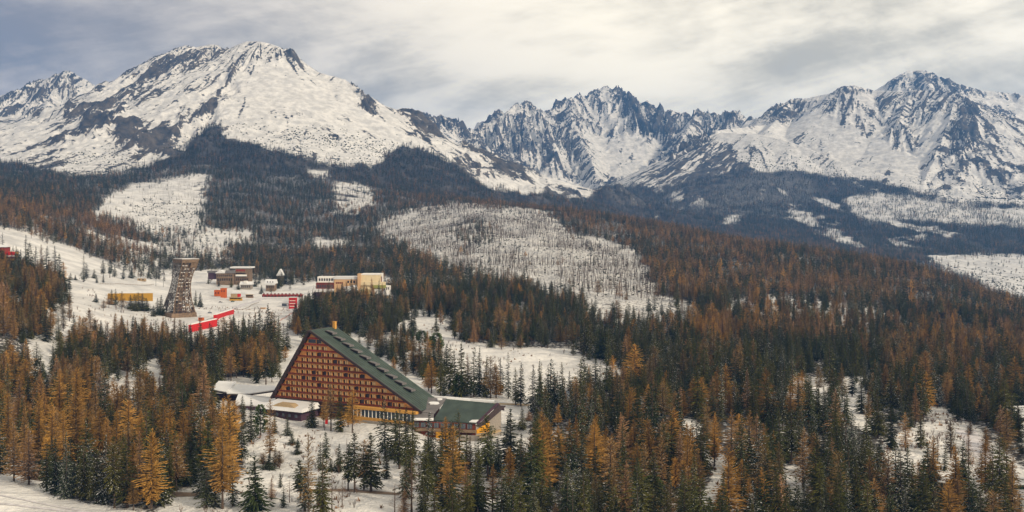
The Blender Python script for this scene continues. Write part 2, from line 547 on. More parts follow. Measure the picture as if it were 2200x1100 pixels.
ROCK = raster([
    (.17, [(-450, 50), (1060, 50), (1060, 430), (-450, 430)]),
    (.66, [(20, 222), (60, 188), (100, 166), (150, 150), (190, 172), (235, 196), (215, 200), (165, 176), (135, 180), (170, 200), (165, 214), (125, 205), (100, 222), (60, 216)]),
    (.50, [(-450, 190), (0, 195), (40, 195), (30, 222), (0, 225), (-450, 240)]),
    (.62, [(-450, 225), (0, 228), (60, 232), (120, 240), (180, 232), (238, 215), (240, 238), (160, 256), (100, 258), (40, 252), (0, 250), (-450, 250)]),
    (.50, [(240, 205), (255, 180), (300, 148), (350, 116), (400, 92), (440, 98), (468, 90), (488, 112), (430, 140), (370, 175), (320, 210), (285, 222), (240, 228)]),
    (.86, [(195, 238), (235, 232), (236, 292), (215, 302), (172, 292)]),
    (.80, [(250, 245), (272, 240), (290, 268), (325, 268), (330, 300), (280, 316), (240, 302)]),
    (.62, [(120, 282), (150, 276), (156, 308), (122, 316)]),
    (.46, [(535, 120), (560, 130), (540, 165), (505, 200), (480, 250), (440, 290), (380, 330), (335, 335), (320, 300), (380, 250), (430, 210), (480, 160)]),
    (.64, [(470, 190), (475, 235), (400, 300), (330, 325), (325, 290), (400, 250)]),
    (.95, [(592, 94), (616, 106), (650, 140), (641, 145), (614, 125)]),
    (.95, [(733, 160), (748, 168), (790, 208), (822, 240), (808, 243), (776, 215), (750, 184)]),
    (.18, [(500, 98), (560, 86), (600, 92), (550, 112), (510, 130)]),
    (.015, [(600, 110), (640, 145), (720, 170), (760, 215), (830, 255), (960, 345), (960, 356), (840, 300), (720, 255), (520, 235), (500, 200), (560, 130)]),
    (.05, [(500, 240), (720, 258), (840, 305), (960, 362), (1030, 410), (900, 360), (700, 350), (500, 300)]),
    # central
    (.60, [(855, 235), (1128, 205), (1245, 190), (1310, 180), (1380, 230), (1600, 230), (1650, 256), (1520, 290), (1400, 400), (1360, 460), (1066, 430), (1004, 366), (930, 302), (870, 258)]),
    (.72, [(880, 255), (1000, 270), (1010, 300), (985, 350), (940, 320)]),
    (.85, [(885, 262), (905, 236), (920, 262), (918, 288), (885, 285)]),
    (.12, [(925, 285), (985, 290), (1000, 320), (975, 350), (930, 312)]),
    (.66, [(1000, 330), (1060, 290), (1130, 260), (1210, 250), (1240, 300), (1250, 380), (1050, 385), (985, 360)]),
    (.85, [(1000, 345), (1100, 362), (1170, 372), (1140, 385), (1050, 382), (1000, 372)]),
    (.05, [(1040, 384), (1150, 384), (1260, 388), (1255, 415), (1060, 415)]),
    (.20, [(1060, 235), (1130, 235), (1210, 245), (1180, 262), (1090, 258)]),
    (.34, [(1225, 215), (1310, 185), (1350, 200), (1330, 240), (1240, 240)]),
    (.08, [(1245, 240), (1320, 235), (1350, 262), (1340, 280), (1290, 272), (1240, 262)]),
    (.62, [(1215, 245), (1250, 255), (1275, 330), (1300, 395), (1270, 400), (1235, 320)]),
    (.06, [(1248, 285), (1350, 290), (1440, 300), (1400, 345), (1380, 385), (1320, 392), (1285, 380)]),
    (.90, [(1325, 200), (1352, 200), (1378, 240), (1350, 244), (1330, 224)]),
    (.90, [(1362, 264), (1428, 258), (1424, 294), (1355, 292)]),
    (.72, [(1412, 246), (1470, 234), (1482, 268), (1424, 272)]),
    (.65, [(1480, 240), (1600, 236), (1560, 280), (1500, 280)]),
    (.62, [(1290, 395), (1370, 395), (1360, 445), (1300, 440)]),
    (.06, [(1255, 395), (1292, 398), (1300, 445), (1245, 440)]),
    (.88, [(1505, 284), (1545, 292), (1610, 345), (1615, 372), (1540, 412), (1480, 440), (1420, 455), (1365, 450), (1395, 395), (1450, 332)]),
    (.30, [(1400, 400), (1470, 395), (1450, 440), (1370, 448)]),
    (.015, [(822, 250), (860, 276), (905, 306), (985, 364), (1000, 380), (900, 345), (820, 300)]),
    # right massif
    (.06, [(1540, 280), (1650, 262), (1800, 262), (1960, 390), (1700, 370), (1600, 350)]),
    (.14, [(1570, 292), (1700, 312), (1960, 392), (1720, 378), (1600, 356)]),
    (.72, [(1640, 262), (1700, 208), (1735, 212), (1720, 250), (1680, 266)]),
    (.34, [(1720, 210), (1800, 196), (1880, 240), (1880, 290), (1800, 285), (1740, 250)]),
    (.62, [(1790, 196), (1838, 178), (1885, 192), (1850, 196), (1810, 204)]),
    (.05, [(1760, 235), (1880, 310), (1960, 385), (1900, 372), (1760, 300), (1700, 280)]),
    (.64, [(1885, 188), (1950, 145), (2010, 148), (2100, 185), (2210, 195), (2450, 185), (2450, 225), (2200, 215), (2050, 204), (1950, 198)]),
    (.03, [(1945, 160), (1956, 164), (1966, 196), (1940, 196)]),
    (.50, [(1880, 205), (1960, 196), (2060, 202), (2100, 235), (2120, 300), (2080, 350), (1990, 375), (1940, 335), (1885, 270)]),
    (.74, [(2020, 250), (2070, 240), (2110, 300), (2080, 340), (2010, 350), (1980, 360)]),
    (.06, [(2034, 236), (2050, 242), (1995, 340), (1965, 372), (1940, 360), (1960, 330)]),
    (.36, [(2100, 225), (2650, 260), (2650, 430), (2000, 420), (1990, 385), (2090, 350)]),
], 0.0, 1.0)

# how thickly trees stand (1: closed forest) where their feet are in the photo
WOOD = raster([
    (1.0, [(-450, 300), (0, 348), (60, 352), (110, 372), (170, 380), (250, 370), (320, 352), (380, 330), (410, 298), (448, 268), (474, 262), (476, 290), (520, 306), (570, 314), (640, 335), (720, 352), (800, 358), (835, 328), (868, 308), (905, 318), (950, 340), (985, 358), (1050, 402), (1300, 440), (1500, 475), (1800, 520), (2000, 560), (2200, 640), (2650, 700), (2650, 1300), (-450, 1300)]),
    (1.0, [(1250, 430), (1290, 402), (1370, 396), (1405, 402), (1480, 386), (1600, 362), (1740, 368), (1860, 384), (1950, 404), (2050, 432), (2200, 438), (2650, 470), (2650, 560), (2200, 552), (2010, 548), (1960, 580), (1500, 500), (1260, 450)]),
    (.85, [(1370, 440), (1480, 395), (1600, 370), (1740, 380), (1760, 430), (1720, 470), (1500, 465)]),
    (.45, [(1830, 425), (1870, 416), (1960, 420), (2060, 440), (2200, 452), (2450, 470), (2450, 492), (2200, 488), (2080, 486), (1960, 470), (1890, 476), (1850, 470), (1820, 450)]),
    (.04, [(2000, 552), (2200, 556), (2450, 570), (2450, 680), (2240, 660), (2150, 630), (2080, 600), (2020, 575)]),
    (.04, [(1552, 470), (1586, 460), (1588, 476), (1556, 478)]),
    # the felled slope, small clearings
    (.02, [(196, 466), (235, 415), (330, 390), (430, 374), (452, 378), (440, 400), (424, 486), (436, 505), (330, 505), (280, 478)]),
    (.05, [(660, 362), (702, 366), (714, 378), (670, 378)]),
    (.15, [(718, 396), (765, 392), (805, 415), (795, 442), (760, 462), (722, 446)]),
    (.10, [(690, 516), (750, 514), (756, 530), (692, 534)]),
    (.05, [(445, 492), (540, 498), (548, 516), (470, 530), (420, 520)]),
    (.20, [(180, 500), (330, 520), (420, 510), (470, 528), (500, 545), (420, 556), (330, 550), (200, 520)]),
    (.55, [(240, 540), (330, 555), (335, 590), (260, 576)]),
    # hill of dead wood
    (.035, [(805, 486), (850, 460), (905, 446), (1000, 440), (1110, 446), (1160, 452), (1205, 490), (1290, 520), (1360, 540), (1392, 570), (1400, 640), (1440, 650), (1510, 650), (1520, 710), (1400, 720), (1250, 655), (1130, 612), (1000, 588), (900, 545), (830, 512)]),
    (.55, [(970, 486), (1030, 474), (1060, 492), (1060, 522), (1000, 530), (970, 515)]),
    # ski slope, village and stadium
    (.0, [(-450, 470), (-50, 478), (0, 486), (70, 498), (150, 530), (250, 578), (330, 596), (345, 588), (420, 585), (470, 580), (535, 588), (560, 606), (610, 612), (650, 612), (668, 625), (666, 660), (655, 682), (634, 715), (610, 742), (500, 742), (400, 756), (340, 735), (240, 732), (160, 742), (150, 690), (130, 610), (80, 585), (0, 570), (-450, 560)]),
    (.0, [(660, 604), (838, 602), (842, 648), (650, 640)]),
    (.16, [(440, 598), (495, 606), (560, 612), (650, 615), (650, 630), (560, 626), (500, 622), (440, 616)]),
    (.35, [(540, 612), (568, 612), (568, 628), (545, 628)]),
    (.0, [(618, 740), (640, 672), (650, 735), (720, 702), (760, 722), (640, 830), (450, 830), (440, 815), (590, 806)]),
    (.12, [(74, 860), (78, 745), (98, 700), (128, 640), (158, 660), (146, 745), (112, 845)]),
    (.30, [(225, 812), (280, 795), (345, 770), (356, 835), (310, 862), (250, 880)]),
    # round the hotel, meadow, front
    (.0, [(515, 940), (440, 936), (436, 860), (445, 815), (600, 805), (625, 760), (720, 700), (770, 712), (870, 700), (890, 668), (950, 690), (1005, 733), (1130, 745), (1240, 752), (1290, 770), (1335, 800), (1330, 846), (1240, 852), (1140, 880), (1150, 960), (1120, 1020), (1000, 1010), (940, 1060), (930, 1250), (375, 1250), (365, 1060), (420, 1045), (505, 1035), (520, 985), (515, 925)]),
    (.40, [(870, 1015), (960, 990), (1110, 1010), (1110, 1250), (850, 1250)]),
    (.12, [(700, 945), (860, 975), (870, 1020), (850, 1250), (600, 1250), (620, 1040)]),
    (.45, [(375, 1062), (505, 1040), (510, 1075), (375, 1090)]),
    (.85, [(785, 735), (830, 735), (900, 765), (950, 800), (1000, 848), (900, 838), (820, 775)]),
    (.75, [(940, 838), (1080, 848), (1080, 858), (960, 854)]),
    (.0, [(-450, 1015), (0, 1022), (80, 1045), (130, 1070), (250, 1097), (400, 1098), (420, 1300), (-450, 1300)]),
    (.12, [(1690, 850), (1700, 806), (1850, 806), (1885, 870), (1880, 915), (1790, 888)]),
    (.05, [(1650, 1015), (1722, 1002), (1728, 1078), (1660, 1090)]),
    (.08, [(1440, 1130), (1490, 1080), (1535, 1005), (1475, 960), (1470, 905), (1492, 900), (1520, 960), (1560, 985), (1580, 1060), (1600, 1130)]),
    (.10, [(1890, 950), (1980, 905), (2030, 875), (2100, 925), (2260, 1040), (2260, 1300), (2140, 1080), (2080, 1035), (1990, 1060), (1900, 1030)]),
    (.0, [(2160, 880), (2300, 880), (2300, 960), (2195, 950)]),
    (.30, [(1600, 640), (1900, 660), (1980, 700), (1900, 720), (1700, 700), (1500, 660)]),
], 0.0, 0.8)

# share of larches
LARCH = raster([
    (.16, [(-450, 50), (2650, 50), (2650, 1300), (-450, 1300)]),
    (.62, [(-450, 420), (0, 425), (150, 448), (300, 470), (330, 560), (250, 570), (0, 485), (-450, 470)]),
    (.50, [(690, 395), (850, 425), (830, 460), (700, 440)]),
    (.48, [(800, 425), (1060, 420), (1250, 440), (1500, 485), (1800, 530), (2000, 570), (2200, 650), (2650, 720), (2650, 800), (2200, 800), (1500, 740), (1400, 600), (1200, 500), (1150, 462), (1000, 445), (850, 452)]),
    (.30, [(1200, 500), (1380, 560), (1400, 640), (1500, 700), (1300, 690), (1200, 600)]),
    (.45, [(1560, 620), (2000, 660), (2200, 720), (2200, 780), (1900, 780), (1560, 740)]),
    (.48, [(-450, 560), (130, 590), (135, 700), (60, 840), (-450, 840)]),
    (.36, [(130, 700), (480, 740), (480, 840), (130, 840)]),
    (.40, [(450, 760), (620, 770), (600, 815), (450, 815)]),
    (.42, [(-450, 840), (520, 840), (520, 1100), (-450, 1100)]),
    (.19, [(1120, 800), (2650, 800), (2650, 1300), (1120, 1300)]),
    (.32, [(1200, 900), (1660, 940), (1660, 1100), (1200, 1060)]),
], 0.16, 2.0)

# standing dead trunks
DEAD = raster([
    (1.0, [(800, 482), (905, 444), (1000, 438), (1160, 450), (1205, 490), (1290, 515), (1392, 560), (1520, 640), (1640, 650), (1640, 720), (1400, 730), (1250, 660), (1130, 616), (1000, 592), (900, 550), (830, 516)]),
    (.5, [(1820, 420), (1960, 418), (2200, 450), (2450, 470), (2450, 492), (2080, 488), (1850, 472)]),
    (.12, [(196, 466), (330, 390), (450, 376), (424, 486), (436, 505), (330, 505)]),
    (.5, [(200, 500), (420, 510), (500, 545), (330, 555)]),
    (.5, [(720, 396), (800, 415), (790, 445), (722, 446)]),
], 0.0, 1.5)

# dwarf pine and scrub dots
SCRUB = raster([
    (.55, [(500, 262), (620, 270), (760, 285), (870, 320), (960, 368), (900, 372), (800, 360), (640, 338), (520, 308)]),
    (.95, [(560, 300), (700, 300), (860, 335), (840, 360), (700, 350), (580, 320)]),
    (.6, [(60, 340), (330, 320), (420, 290), (440, 270), (400, 320), (250, 372), (130, 380)]),
    (.45, [(1560, 310), (1700, 330), (1950, 395), (2060, 425), (1950, 405), (1740, 372), (1600, 365)]),
    (.8, [(1950, 380), (2200, 400), (2450, 430), (2450, 450), (2060, 432)]),
    (.25, [(1260, 320), (1400, 330), (1370, 395), (1290, 385)]),
    (.7, [(260, 440), (420, 430), (424, 500), (330, 505)]),
    (.7, [(2010, 575), (2450, 600), (2450, 700), (2150, 640)]),
    (.5, [(190, 500), (560, 500), (480, 560), (330, 560)]),
    (.55, [(810, 490), (905, 450), (1160, 455), (1290, 520), (1392, 570), (1500, 650), (1500, 710), (1400, 710), (1130, 610), (900, 545)]),
], 0.0, 1.5)

# photo columns and rows (feet) of the level plots that buildings need: px, Y, radius m, z
PADS = []


def wood_density(X, Y, px, py):
    """how thickly trees stand: ragged borders, glades and streaks of open snow"""
    sc = np.clip(1400.0 / Y, 0.35, 1.6)
    a = fbm(X / 55.0, Y / 55.0, 4, 5) - 0.5
    b_ = fbm(X / 55.0, Y / 55.0, 4, 9) - 0.5
    wd = look(WOOD, px + a * 52 * sc, py + b_ * 30 * sc)
    farr = np.clip((Y - 3500) / 400.0, 0, 1) * np.clip((px - 1230) / 120.0, 0, 1)
    g = 0.5 * fbm(X / 190.0, Y / 420.0, 4, 733) + 0.5 * fbm(X / 60.0, Y / 150.0, 4, 751)
    hole = np.clip((g - 0.60) * 9.0, 0, 1)
    reg = np.clip((px - 1500) / 300.0, 0.35, 1) * np.clip((py - 375) / 30.0, 0, 1)
    wd = wd * (1 - farr * hole * 0.88 * reg)
    return wd


def project(X, Y, Z):
    return 1100 + F * X / Y, HZ - F * (Z - CAMZ) / Y


PMEAN, PSTD = 0.614, 0.069


def height(X, Y, full=True):
    """Z and the rock and forest-floor amounts of the land at X, Y"""
    shp = X.shape
    X, Y = X.ravel().astype(float), Y.ravel().astype(float)
    px = 1100 + F * X / Y
    g = grid_z(px, Y)
    m = np.full(X.shape, -1e9)
    run, dist, rug = np.zeros_like(X), np.full(X.shape, 1e6), np.zeros_like(X)
    far = Y > 2600
    if far.any():
        a, b, c, d = crest_field(X[far], Y[far])
        m[far], run[far], dist[far], rug[far] = a, b, c, d
    k = 25.0
    z = np.where(far, np.maximum(g, m) + k * np.log1p(np.exp(-np.abs(g - m) / k)), g)
    up = np.clip((m - g) / 60.0 + 0.5, 0, 1) * far
    _, py = project(X, Y, z)
    wx = (fbm(X / 90.0, Y / 90.0, 3, 5) - 0.5)
    wy = (fbm(X / 90.0, Y / 90.0, 3, 9) - 0.5)
    sc = 5200.0 / np.maximum(Y, 1500.0)
    mpx, mpy = px + wx * 34 * sc, py + wy * 28 * sc
    rockd = look(ROCK, mpx, mpy) * far
    # ribs and couloirs that run down from the crest, and big facets
    rib = fbm(run / 75.0 + 0.25 * fbm(X / 120., Y / 120., 2, 31), dist / 420.0, 4, 3, 0.55, True)
    facet = fbm(X / 210.0, Y / 210.0, 5, 41, 0.52, True)
    small = fbm(X / 38.0, Y / 38.0, 4, 77, 0.55)
    amp = up * (0.25 + 1.3 * np.clip(rockd * 1.5, 0, 1)) * rug
    near_crest = 0.35 + 0.65 * np.clip(dist / 120.0, 0, 1)
    z = z + amp * near_crest * ((rib - 0.55) * 62 * np.clip(rockd * 2.2, 0.04, 1) + (facet - 0.6) * 85 + (small - 0.5) * 22)
    z = z + up * (fbm(X / 260.0, Y / 260.0, 3, 55) - 0.5) * 16
    # gentle undulation of the low ground
    low = 1 - up
    z = z + low * ((fbm(X / 60.0, Y / 60.0, 4, 101) - 0.5) * np.clip(Y / 330.0 - 0.6, 0.6, 7.0) * 2.2)
    for (cx, cy, r, pz) in PADS:
        wgt = np.clip((r * 1.5 - np.hypot(X - cx, Y - cy)) / (r * 0.5), 0, 1)
        wgt = wgt * wgt * (3 - 2 * wgt)
        z = z * (1 - wgt) + pz * wgt
    if not full:
        return z.reshape(shp)
    patt = 0.24 * rib + 0.26 * fbm(run / 38.0, dist / 340.0, 3, 19, 0.55, True) + 0.30 * fbm(run / 17.0 + 0.4 * small, dist / 110.0, 3, 23, 0.6, True) + 0.12 * facet + 0.08 * small
    pr = np.clip(rockd, 0.004, 0.996)
    rock = 0.24 * (4.91 * (pr ** 0.14 - (1 - pr) ** 0.14) + (patt - PMEAN) / PSTD)
    rock = np.where(rockd < 0.015, -1.5, rock)
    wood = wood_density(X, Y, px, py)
    lit = np.clip(wood, 0, 1) * 0.62 + np.clip(look(DEAD, px, py), 0, 1) * 0.44 * (wood < 0.3)  # needle floor and painted tree shade by density, plus dead-wood debris
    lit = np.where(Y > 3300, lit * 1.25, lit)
    return z.reshape(shp), rock.reshape(shp), lit.reshape(shp)


def ground_z(x, y):
    return float(height(np.array([x]), np.array([y]), False)[0])


def at(px, Y, dz=0.0):
    """point on the ground in photo column PX at distance Y"""
    x = (px - 1100.0) / F * Y
    return Vector((x, Y, ground_z(x, Y) + dz))


_YS = np.geomspace(230, 6500, 900)


def foot(px, py):
    """ground point seen at the photo's px, py (nearest one)"""
    xs = (px - 1100.0) / F * _YS
    zs = height(xs, _YS, False)
    rows = HZ - F * (zs - CAMZ) / _YS
    idx = np.where(rows <= py)[0]
    if len(idx) == 0:
        return Vector((xs[-1], _YS[-1], zs[-1]))
    i = idx[0]
    if i == 0:
        Y = _YS[0]
    else:
        t = (rows[i - 1] - py) / max(1e-6, rows[i - 1] - rows[i])
        Y = _YS[i - 1] + (_YS[i] - _YS[i - 1]) * t
    x = (px - 1100.0) / F * Y
    return Vector((x, Y, float(height(np.array([x]), np.array([Y]), False)[0])))


# level plots: hotel, its wings, tower, hotels in the village
PADS += [(-85, 500, 62, 0.6), (-16, 466, 24, -3.0), (-150, 520, 30, 2.0)]


def terrain_sheet(name, pxs, Ys):
    PX, YY = np.meshgrid(pxs, Ys)
    XX = (PX - 1100.0) / F * YY
    z, rock, lit = height(XX, YY)
    nr, nc = XX.shape
    co = np.stack([XX, YY, z], -1).reshape(-1, 3).astype(np.float32)
    me = bpy.data.meshes.new(name)
    i = np.arange(nr * nc).reshape(nr, nc)
    q = np.stack([i[:-1, :-1], i[:-1, 1:], i[1:, 1:], i[1:, :-1]], -1).reshape(-1, 4)
    me.vertices.add(len(co))
    me.vertices.foreach_set('co', co.ravel())
    me.loops.add(q.size)
    me.loops.foreach_set('vertex_index', q.ravel().astype(np.int32))
    me.polygons.add(len(q))
    me.polygons.foreach_set('loop_start', (np.arange(len(q)) * 4).astype(np.int32))
    me.polygons.foreach_set('loop_total', np.full(len(q), 4, np.int32))
    me.polygons.foreach_set('use_smooth', np.ones(len(q), bool))
    me.update(calc_edges=True)
    for nm, arr in (('rock', rock), ('litter_shade', lit)):
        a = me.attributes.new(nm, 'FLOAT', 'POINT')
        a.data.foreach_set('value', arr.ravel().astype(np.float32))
    me.materials.append(M['terrain'])
    o = bpy.data.objects.new(name, me)
    COL.objects.link(o)
    return o, (XX, YY, z)


nearY = np.geomspace(210, 3200, 480)
nearX = np.arange(-400, 2701, 9.0)
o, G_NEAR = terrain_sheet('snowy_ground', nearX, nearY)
tag(o, kind='structure')
leftX = np.concatenate([np.arange(-400, -40, 12.0), np.arange(-40, 1060, 2.5), [1060.0]])
leftY = np.concatenate([np.arange(3190, 5300, 5.5), np.arange(5300, 7000, 12.0), np.arange(7000, 8200, 60.0)])
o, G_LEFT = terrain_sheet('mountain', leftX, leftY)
tag(o, kind='structure')
rightX = np.concatenate([np.arange(1060, 2240, 2.4), np.arange(2240, 2701, 12.0)])
rightY = np.concatenate([np.arange(3190, 4800, 12.0), np.arange(4800, 8000, 7.0), np.arange(8000, 9200, 60.0)])
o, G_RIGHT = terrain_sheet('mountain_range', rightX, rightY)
tag(o, kind='structure')


def horizon_of(G, pxs, Ys):
    XX, YY, z = G
    ang = (z - CAMZ) / YY
    return np.maximum.accumulate(ang, 0)


_hn, _hl, _hr = horizon_of(G_NEAR, nearX, nearY), horizon_of(G_LEFT, leftX, leftY), horizon_of(G_RIGHT, rightX, rightY)


def visible(X, Y, Z, top):
    """does anything of a tree at X, Y show over the ground in front of it (with some room to spare)"""
    px = 1100 + F * X / Y
    ang = (Z + top + 6 - CAMZ) / Y
    iy = np.clip(np.searchsorted(nearY, Y) - 3, 0, len(nearY) - 1)
    ix = np.clip(np.searchsorted(nearX, px), 0, len(nearX) - 1)
    h = _hn[iy, ix]
    for hh, xs, ys in ((_hl, leftX, leftY), (_hr, rightX, rightY)):
        m = (Y > ys[0] + 30) & (px >= xs[0]) & (px <= xs[-1])
        jy = np.clip(np.searchsorted(ys, Y) - 5, 0, len(ys) - 1)
        jx = np.clip(np.searchsorted(xs, px), 0, len(xs) - 1)
        h = np.where(m, np.maximum(h, hh[jy, jx]), h)
    return ang > h - 0.0008
# ================================================================ tree meshes
def frond(V, Fc, o, az, L, droop, up, wid, rnd, segs=(0.0, 0.35, 0.68, 1.0), hang=True):
    d = Vector((math.cos(az), math.sin(az), 0))
    sidev = Vector((-math.sin(az), math.cos(az), 0))
    prof = {0.0: 0.18, 0.35: 1.0, 0.68: 0.75, 1.0: 0.0, 0.5: 1.0}
    pts = []
    for s in segs:
        pts.append(o + d * (L * s) + Vector((0, 0, up * L * s - droop * L * s * s)))
    base = len(V)
    for s, p in zip(segs, pts):
        wv = wid * prof.get(s, 0.6) * rnd.uniform(0.65, 1.35)
        w2 = wid * prof.get(s, 0.6) * rnd.uniform(0.65, 1.35)
        V.append(tuple(p))
        V.append(tuple(p + sidev * wv - Vector((0, 0, wv * 0.55)) - d * wv * 0.35))
        V.append(tuple(p - sidev * w2 - Vector((0, 0, w2 * 0.55)) - d * w2 * 0.35))
    n = len(segs)
    for i in range(n - 1):
        a, b = base + 3 * i, base + 3 * i + 3
        if i == n - 2:
            Fc.append((a, a + 1, b))
            Fc.append((a, b, a + 2))
        else:
            Fc.append((a, a + 1, b + 1, b))
            Fc.append((a, b, b + 2, a + 2))
    if hang:
        for i in range(1, n - 1):
            p, q = pts[i], pts[i + 1]
            k = len(V)
            V.append(tuple(p))
            V.append(tuple(q))
            V.append(tuple((p + q) / 2 - Vector((0, 0, wid * rnd.uniform(0.9, 1.7)))))
            Fc.append((k, k + 1, k + 2))


def conifer(seed, H, base_r, crown0, whorls, per, power=0.85, droop=0.35, up=0.05, gap=0.1, wid=0.32, ragged=0.25, lod=0):
    """crown of a conifer as sprays of needles round the stem; returns verts, faces"""
    rnd = random.Random(seed)
    V, Fc = [], []
    lean = Vector((rnd.uniform(-.02, .02), rnd.uniform(-.02, .02), 0))
    bulge = rnd.uniform(-.2, .2)
    ph = [rnd.uniform(0, 6.28) for _ in range(4)]
    for i in range(whorls):
        t = i / (whorls - 1)
        z = H * (crown0 + (0.985 - crown0) * t)
        r = base_r * ((1 - t) ** power) * (1 + bulge * math.sin(3 * t * math.pi))
        if t < 0.12:
            r *= 0.62 + 3.2 * t
        r = max(r, 0.02 * H)
        k = max(3, int(round(per * (0.55 + 0.45 * (1 - t)))))
        a0 = rnd.uniform(0, 6.28)
        for j in range(k):
            if rnd.random() < gap:
                continue
            az_ = a0 + 2 * math.pi * j / k + rnd.uniform(-.3, .3)
            L = r * rnd.uniform(1 - ragged, 1 + ragged * 0.8)
            L *= 1 + 0.20 * math.sin(2 * az_ + ph[0] + 5 * t) + 0.16 * math.sin(3 * az_ + ph[1] - 11 * t) + 0.14 * math.sin(az_ + ph[2] + 23 * t)
            if rnd.random() < 0.05:
                L *= 1.35
            zz_ = z + rnd.uniform(-1.3, 1.3) * H * 0.9 / whorls
            u = up + 0.75 * t * t
            if lod == 0:
                frond(V, Fc, Vector((0, 0, zz_)) + lean * zz_, az_, L, droop * (1 - 0.6 * t), u, max(0.10 * H / 22, wid * (0.45 + 0.55 * (1 - t))) * H / 22, rnd)
            else:
                frond(V, Fc, Vector((0, 0, zz_)) + lean * zz_, az_, L, droop * (1 - 0.6 * t), u, max(0.22 * H / 22, 1.7 * wid * (0.45 + 0.55 * (1 - t))) * H / 22, rnd, segs=(0.0, 0.5, 1.0), hang=(lod == 1))
    # leader
    b = len(V)
    V.extend([(0.05 * H / 22 + lean.x * H, lean.y * H, H * .95), (-.05 * H / 22 + lean.x * H, 0.05 + lean.y * H, H * .95), (lean.x * H, lean.y * H, H * 1.01)])
    Fc.append((b, b + 1, b + 2))
    return V, Fc


def stem(H, r, sides=6, rings=5, bend=0.0, seed=0):
    rnd = random.Random(seed)
    V, Fc = [], []
    for i in range(rings + 1):
        t = i / rings
        rr = r * (1 - t) ** 0.8 + 0.03
        if i == 0:
            rr *= 1.35
        ox, oy = bend * t * t * H, rnd.uniform(-.03, .03) * i
        for j in range(sides):
            a = 2 * math.pi * j / sides
            V.append((ox + rr * math.cos(a), oy + rr * math.sin(a), H * t - (0.5 if i == 0 else 0)))
    for i in range(rings):
        for j in range(sides):
            a, b = i * sides + j, i * sides + (j + 1) % sides
            Fc.append((a, b, b + sides, a + sides))
    return V, Fc


def me_of(name, vf, mat):
    me = bpy.data.meshes.new(name)
    me.from_pydata(vf[0], [], vf[1])
    me.update()
    me.materials.append(mat)
    return me


HREF = 22.0
# name, words for the label, material, crown settings
SPRUCE_V = []
ALT = {}
for i, (word, mat, br, c0, pw, gp, wd, per) in enumerate([
        ('slender dark green', 'spruce', 3.1, 0.06, 0.66, 0.05, 0.46, 10),
        ('broad dark green', 'spruce', 4.5, 0.03, 0.80, 0.06, 0.55, 11),
        ('ragged olive green', 'spruce', 3.6, 0.12, 0.55, 0.20, 0.48, 10),
        ('high-crowned dark green', 'spruce', 3.2, 0.28, 0.52, 0.12, 0.50, 10),
        ('snow-dusted green', 'spruce_snow', 3.9, 0.05, 0.78, 0.10, 0.50, 10),
        ('thin snow-flecked', 'spruce_snow', 2.5, 0.08, 0.62, 0.20, 0.40, 9)]):
    cm = me_of('spruce_crown', conifer(100 + i, HREF, br, c0, 38, per + 2, pw, 0.38, 0.02, gp + .04, wd * .78, 0.36), M[mat])
    ALT[cm.name] = me_of('spruce_crown', conifer(150 + i, HREF, br * 1.06, c0, 34, per + 2, pw * .85, 0.42, 0.02, gp + .08, wd * .8, 0.44), M[mat])
    tm = me_of('spruce_trunk', stem(HREF * 0.97, 0.30, 6, 5, 0, i), M['bark'])
    SPRUCE_V.append((word, cm, tm))
LARCH_V = []
for i, (word, mat, br, c0, pw, gp, wd, per) in enumerate([
        ('bright orange', 'larch', 3.7, 0.12, 0.62, 0.12, 0.38, 11),
        ('feathery orange', 'larch', 4.3, 0.22, 0.52, 0.20, 0.34, 11),
        ('rust brown', 'larch_rust', 3.5, 0.12, 0.60, 0.16, 0.38, 10),
        ('dull brown', 'larch_rust', 4.2, 0.26, 0.48, 0.22, 0.36, 10),
        ('pale tan', 'larch_tan', 3.8, 0.10, 0.70, 0.20, 0.34, 11),
        ('thin golden', 'larch', 2.7, 0.28, 0.60, 0.20, 0.32, 9)]):
    cm = me_of('larch_crown', conifer(200 + i, HREF, br, c0, 58, per + 3, pw, 0.14, 0.12, gp + .10, wd * .62, 0.46), M[mat])
    ALT[cm.name] = me_of('larch_crown', conifer(250 + i, HREF, br * 1.05, c0, 52, per + 3, pw * .82, 0.18, 0.10, gp + .12, wd * .64, 0.52), M[mat])
    tm = me_of('larch_trunk', stem(HREF * 0.98, 0.27, 6, 5, 0, 50 + i), M['bark'])
    LARCH_V.append((word, cm, tm))


def bare_crown(seed, H, spread, n, up=0.9):
    """thin bare boughs that fork once"""
    rnd = random.Random(seed)
    mb = MB()
    for i in range(n):
        t = 0.22 + 0.75 * i / n + rnd.uniform(-.02, .02)
        a = rnd.uniform(0, 6.28)
        L = spread * (1.05 - t) * rnd.uniform(0.6, 1.2)
        o_ = Vector((0, 0, H * t))
        e = o_ + Vector((math.cos(a) * L, math.sin(a) * L, L * up * rnd.uniform(0.3, 1.0)))
        mb.bar(o_, e, 0.05, 3, 0.015)
        for k in range(4):
            q = o_.lerp(e, rnd.uniform(0.3, 0.95))
            a2 = a + rnd.uniform(-1.2, 1.2)
            l2 = L * rnd.uniform(0.25, 0.5)
            mb.bar(q, q + Vector((math.cos(a2) * l2, math.sin(a2) * l2, l2 * rnd.uniform(0.2, 1.0))), 0.03, 3, 0.01)
    return mb.v, mb.f


BARE_V = []
for i, word in enumerate(['leafless grey-brown', 'leafless twiggy']):
    cm = me_of('bare_boughs', bare_crown(300 + i, 14.0, 3.6 - i, 46), M['twig'])
    tm = me_of('bare_trunk', stem(14.0, 0.16, 5, 5, 0, 80 + i), M['bark_grey'])
    BARE_V.append((word, cm, tm))


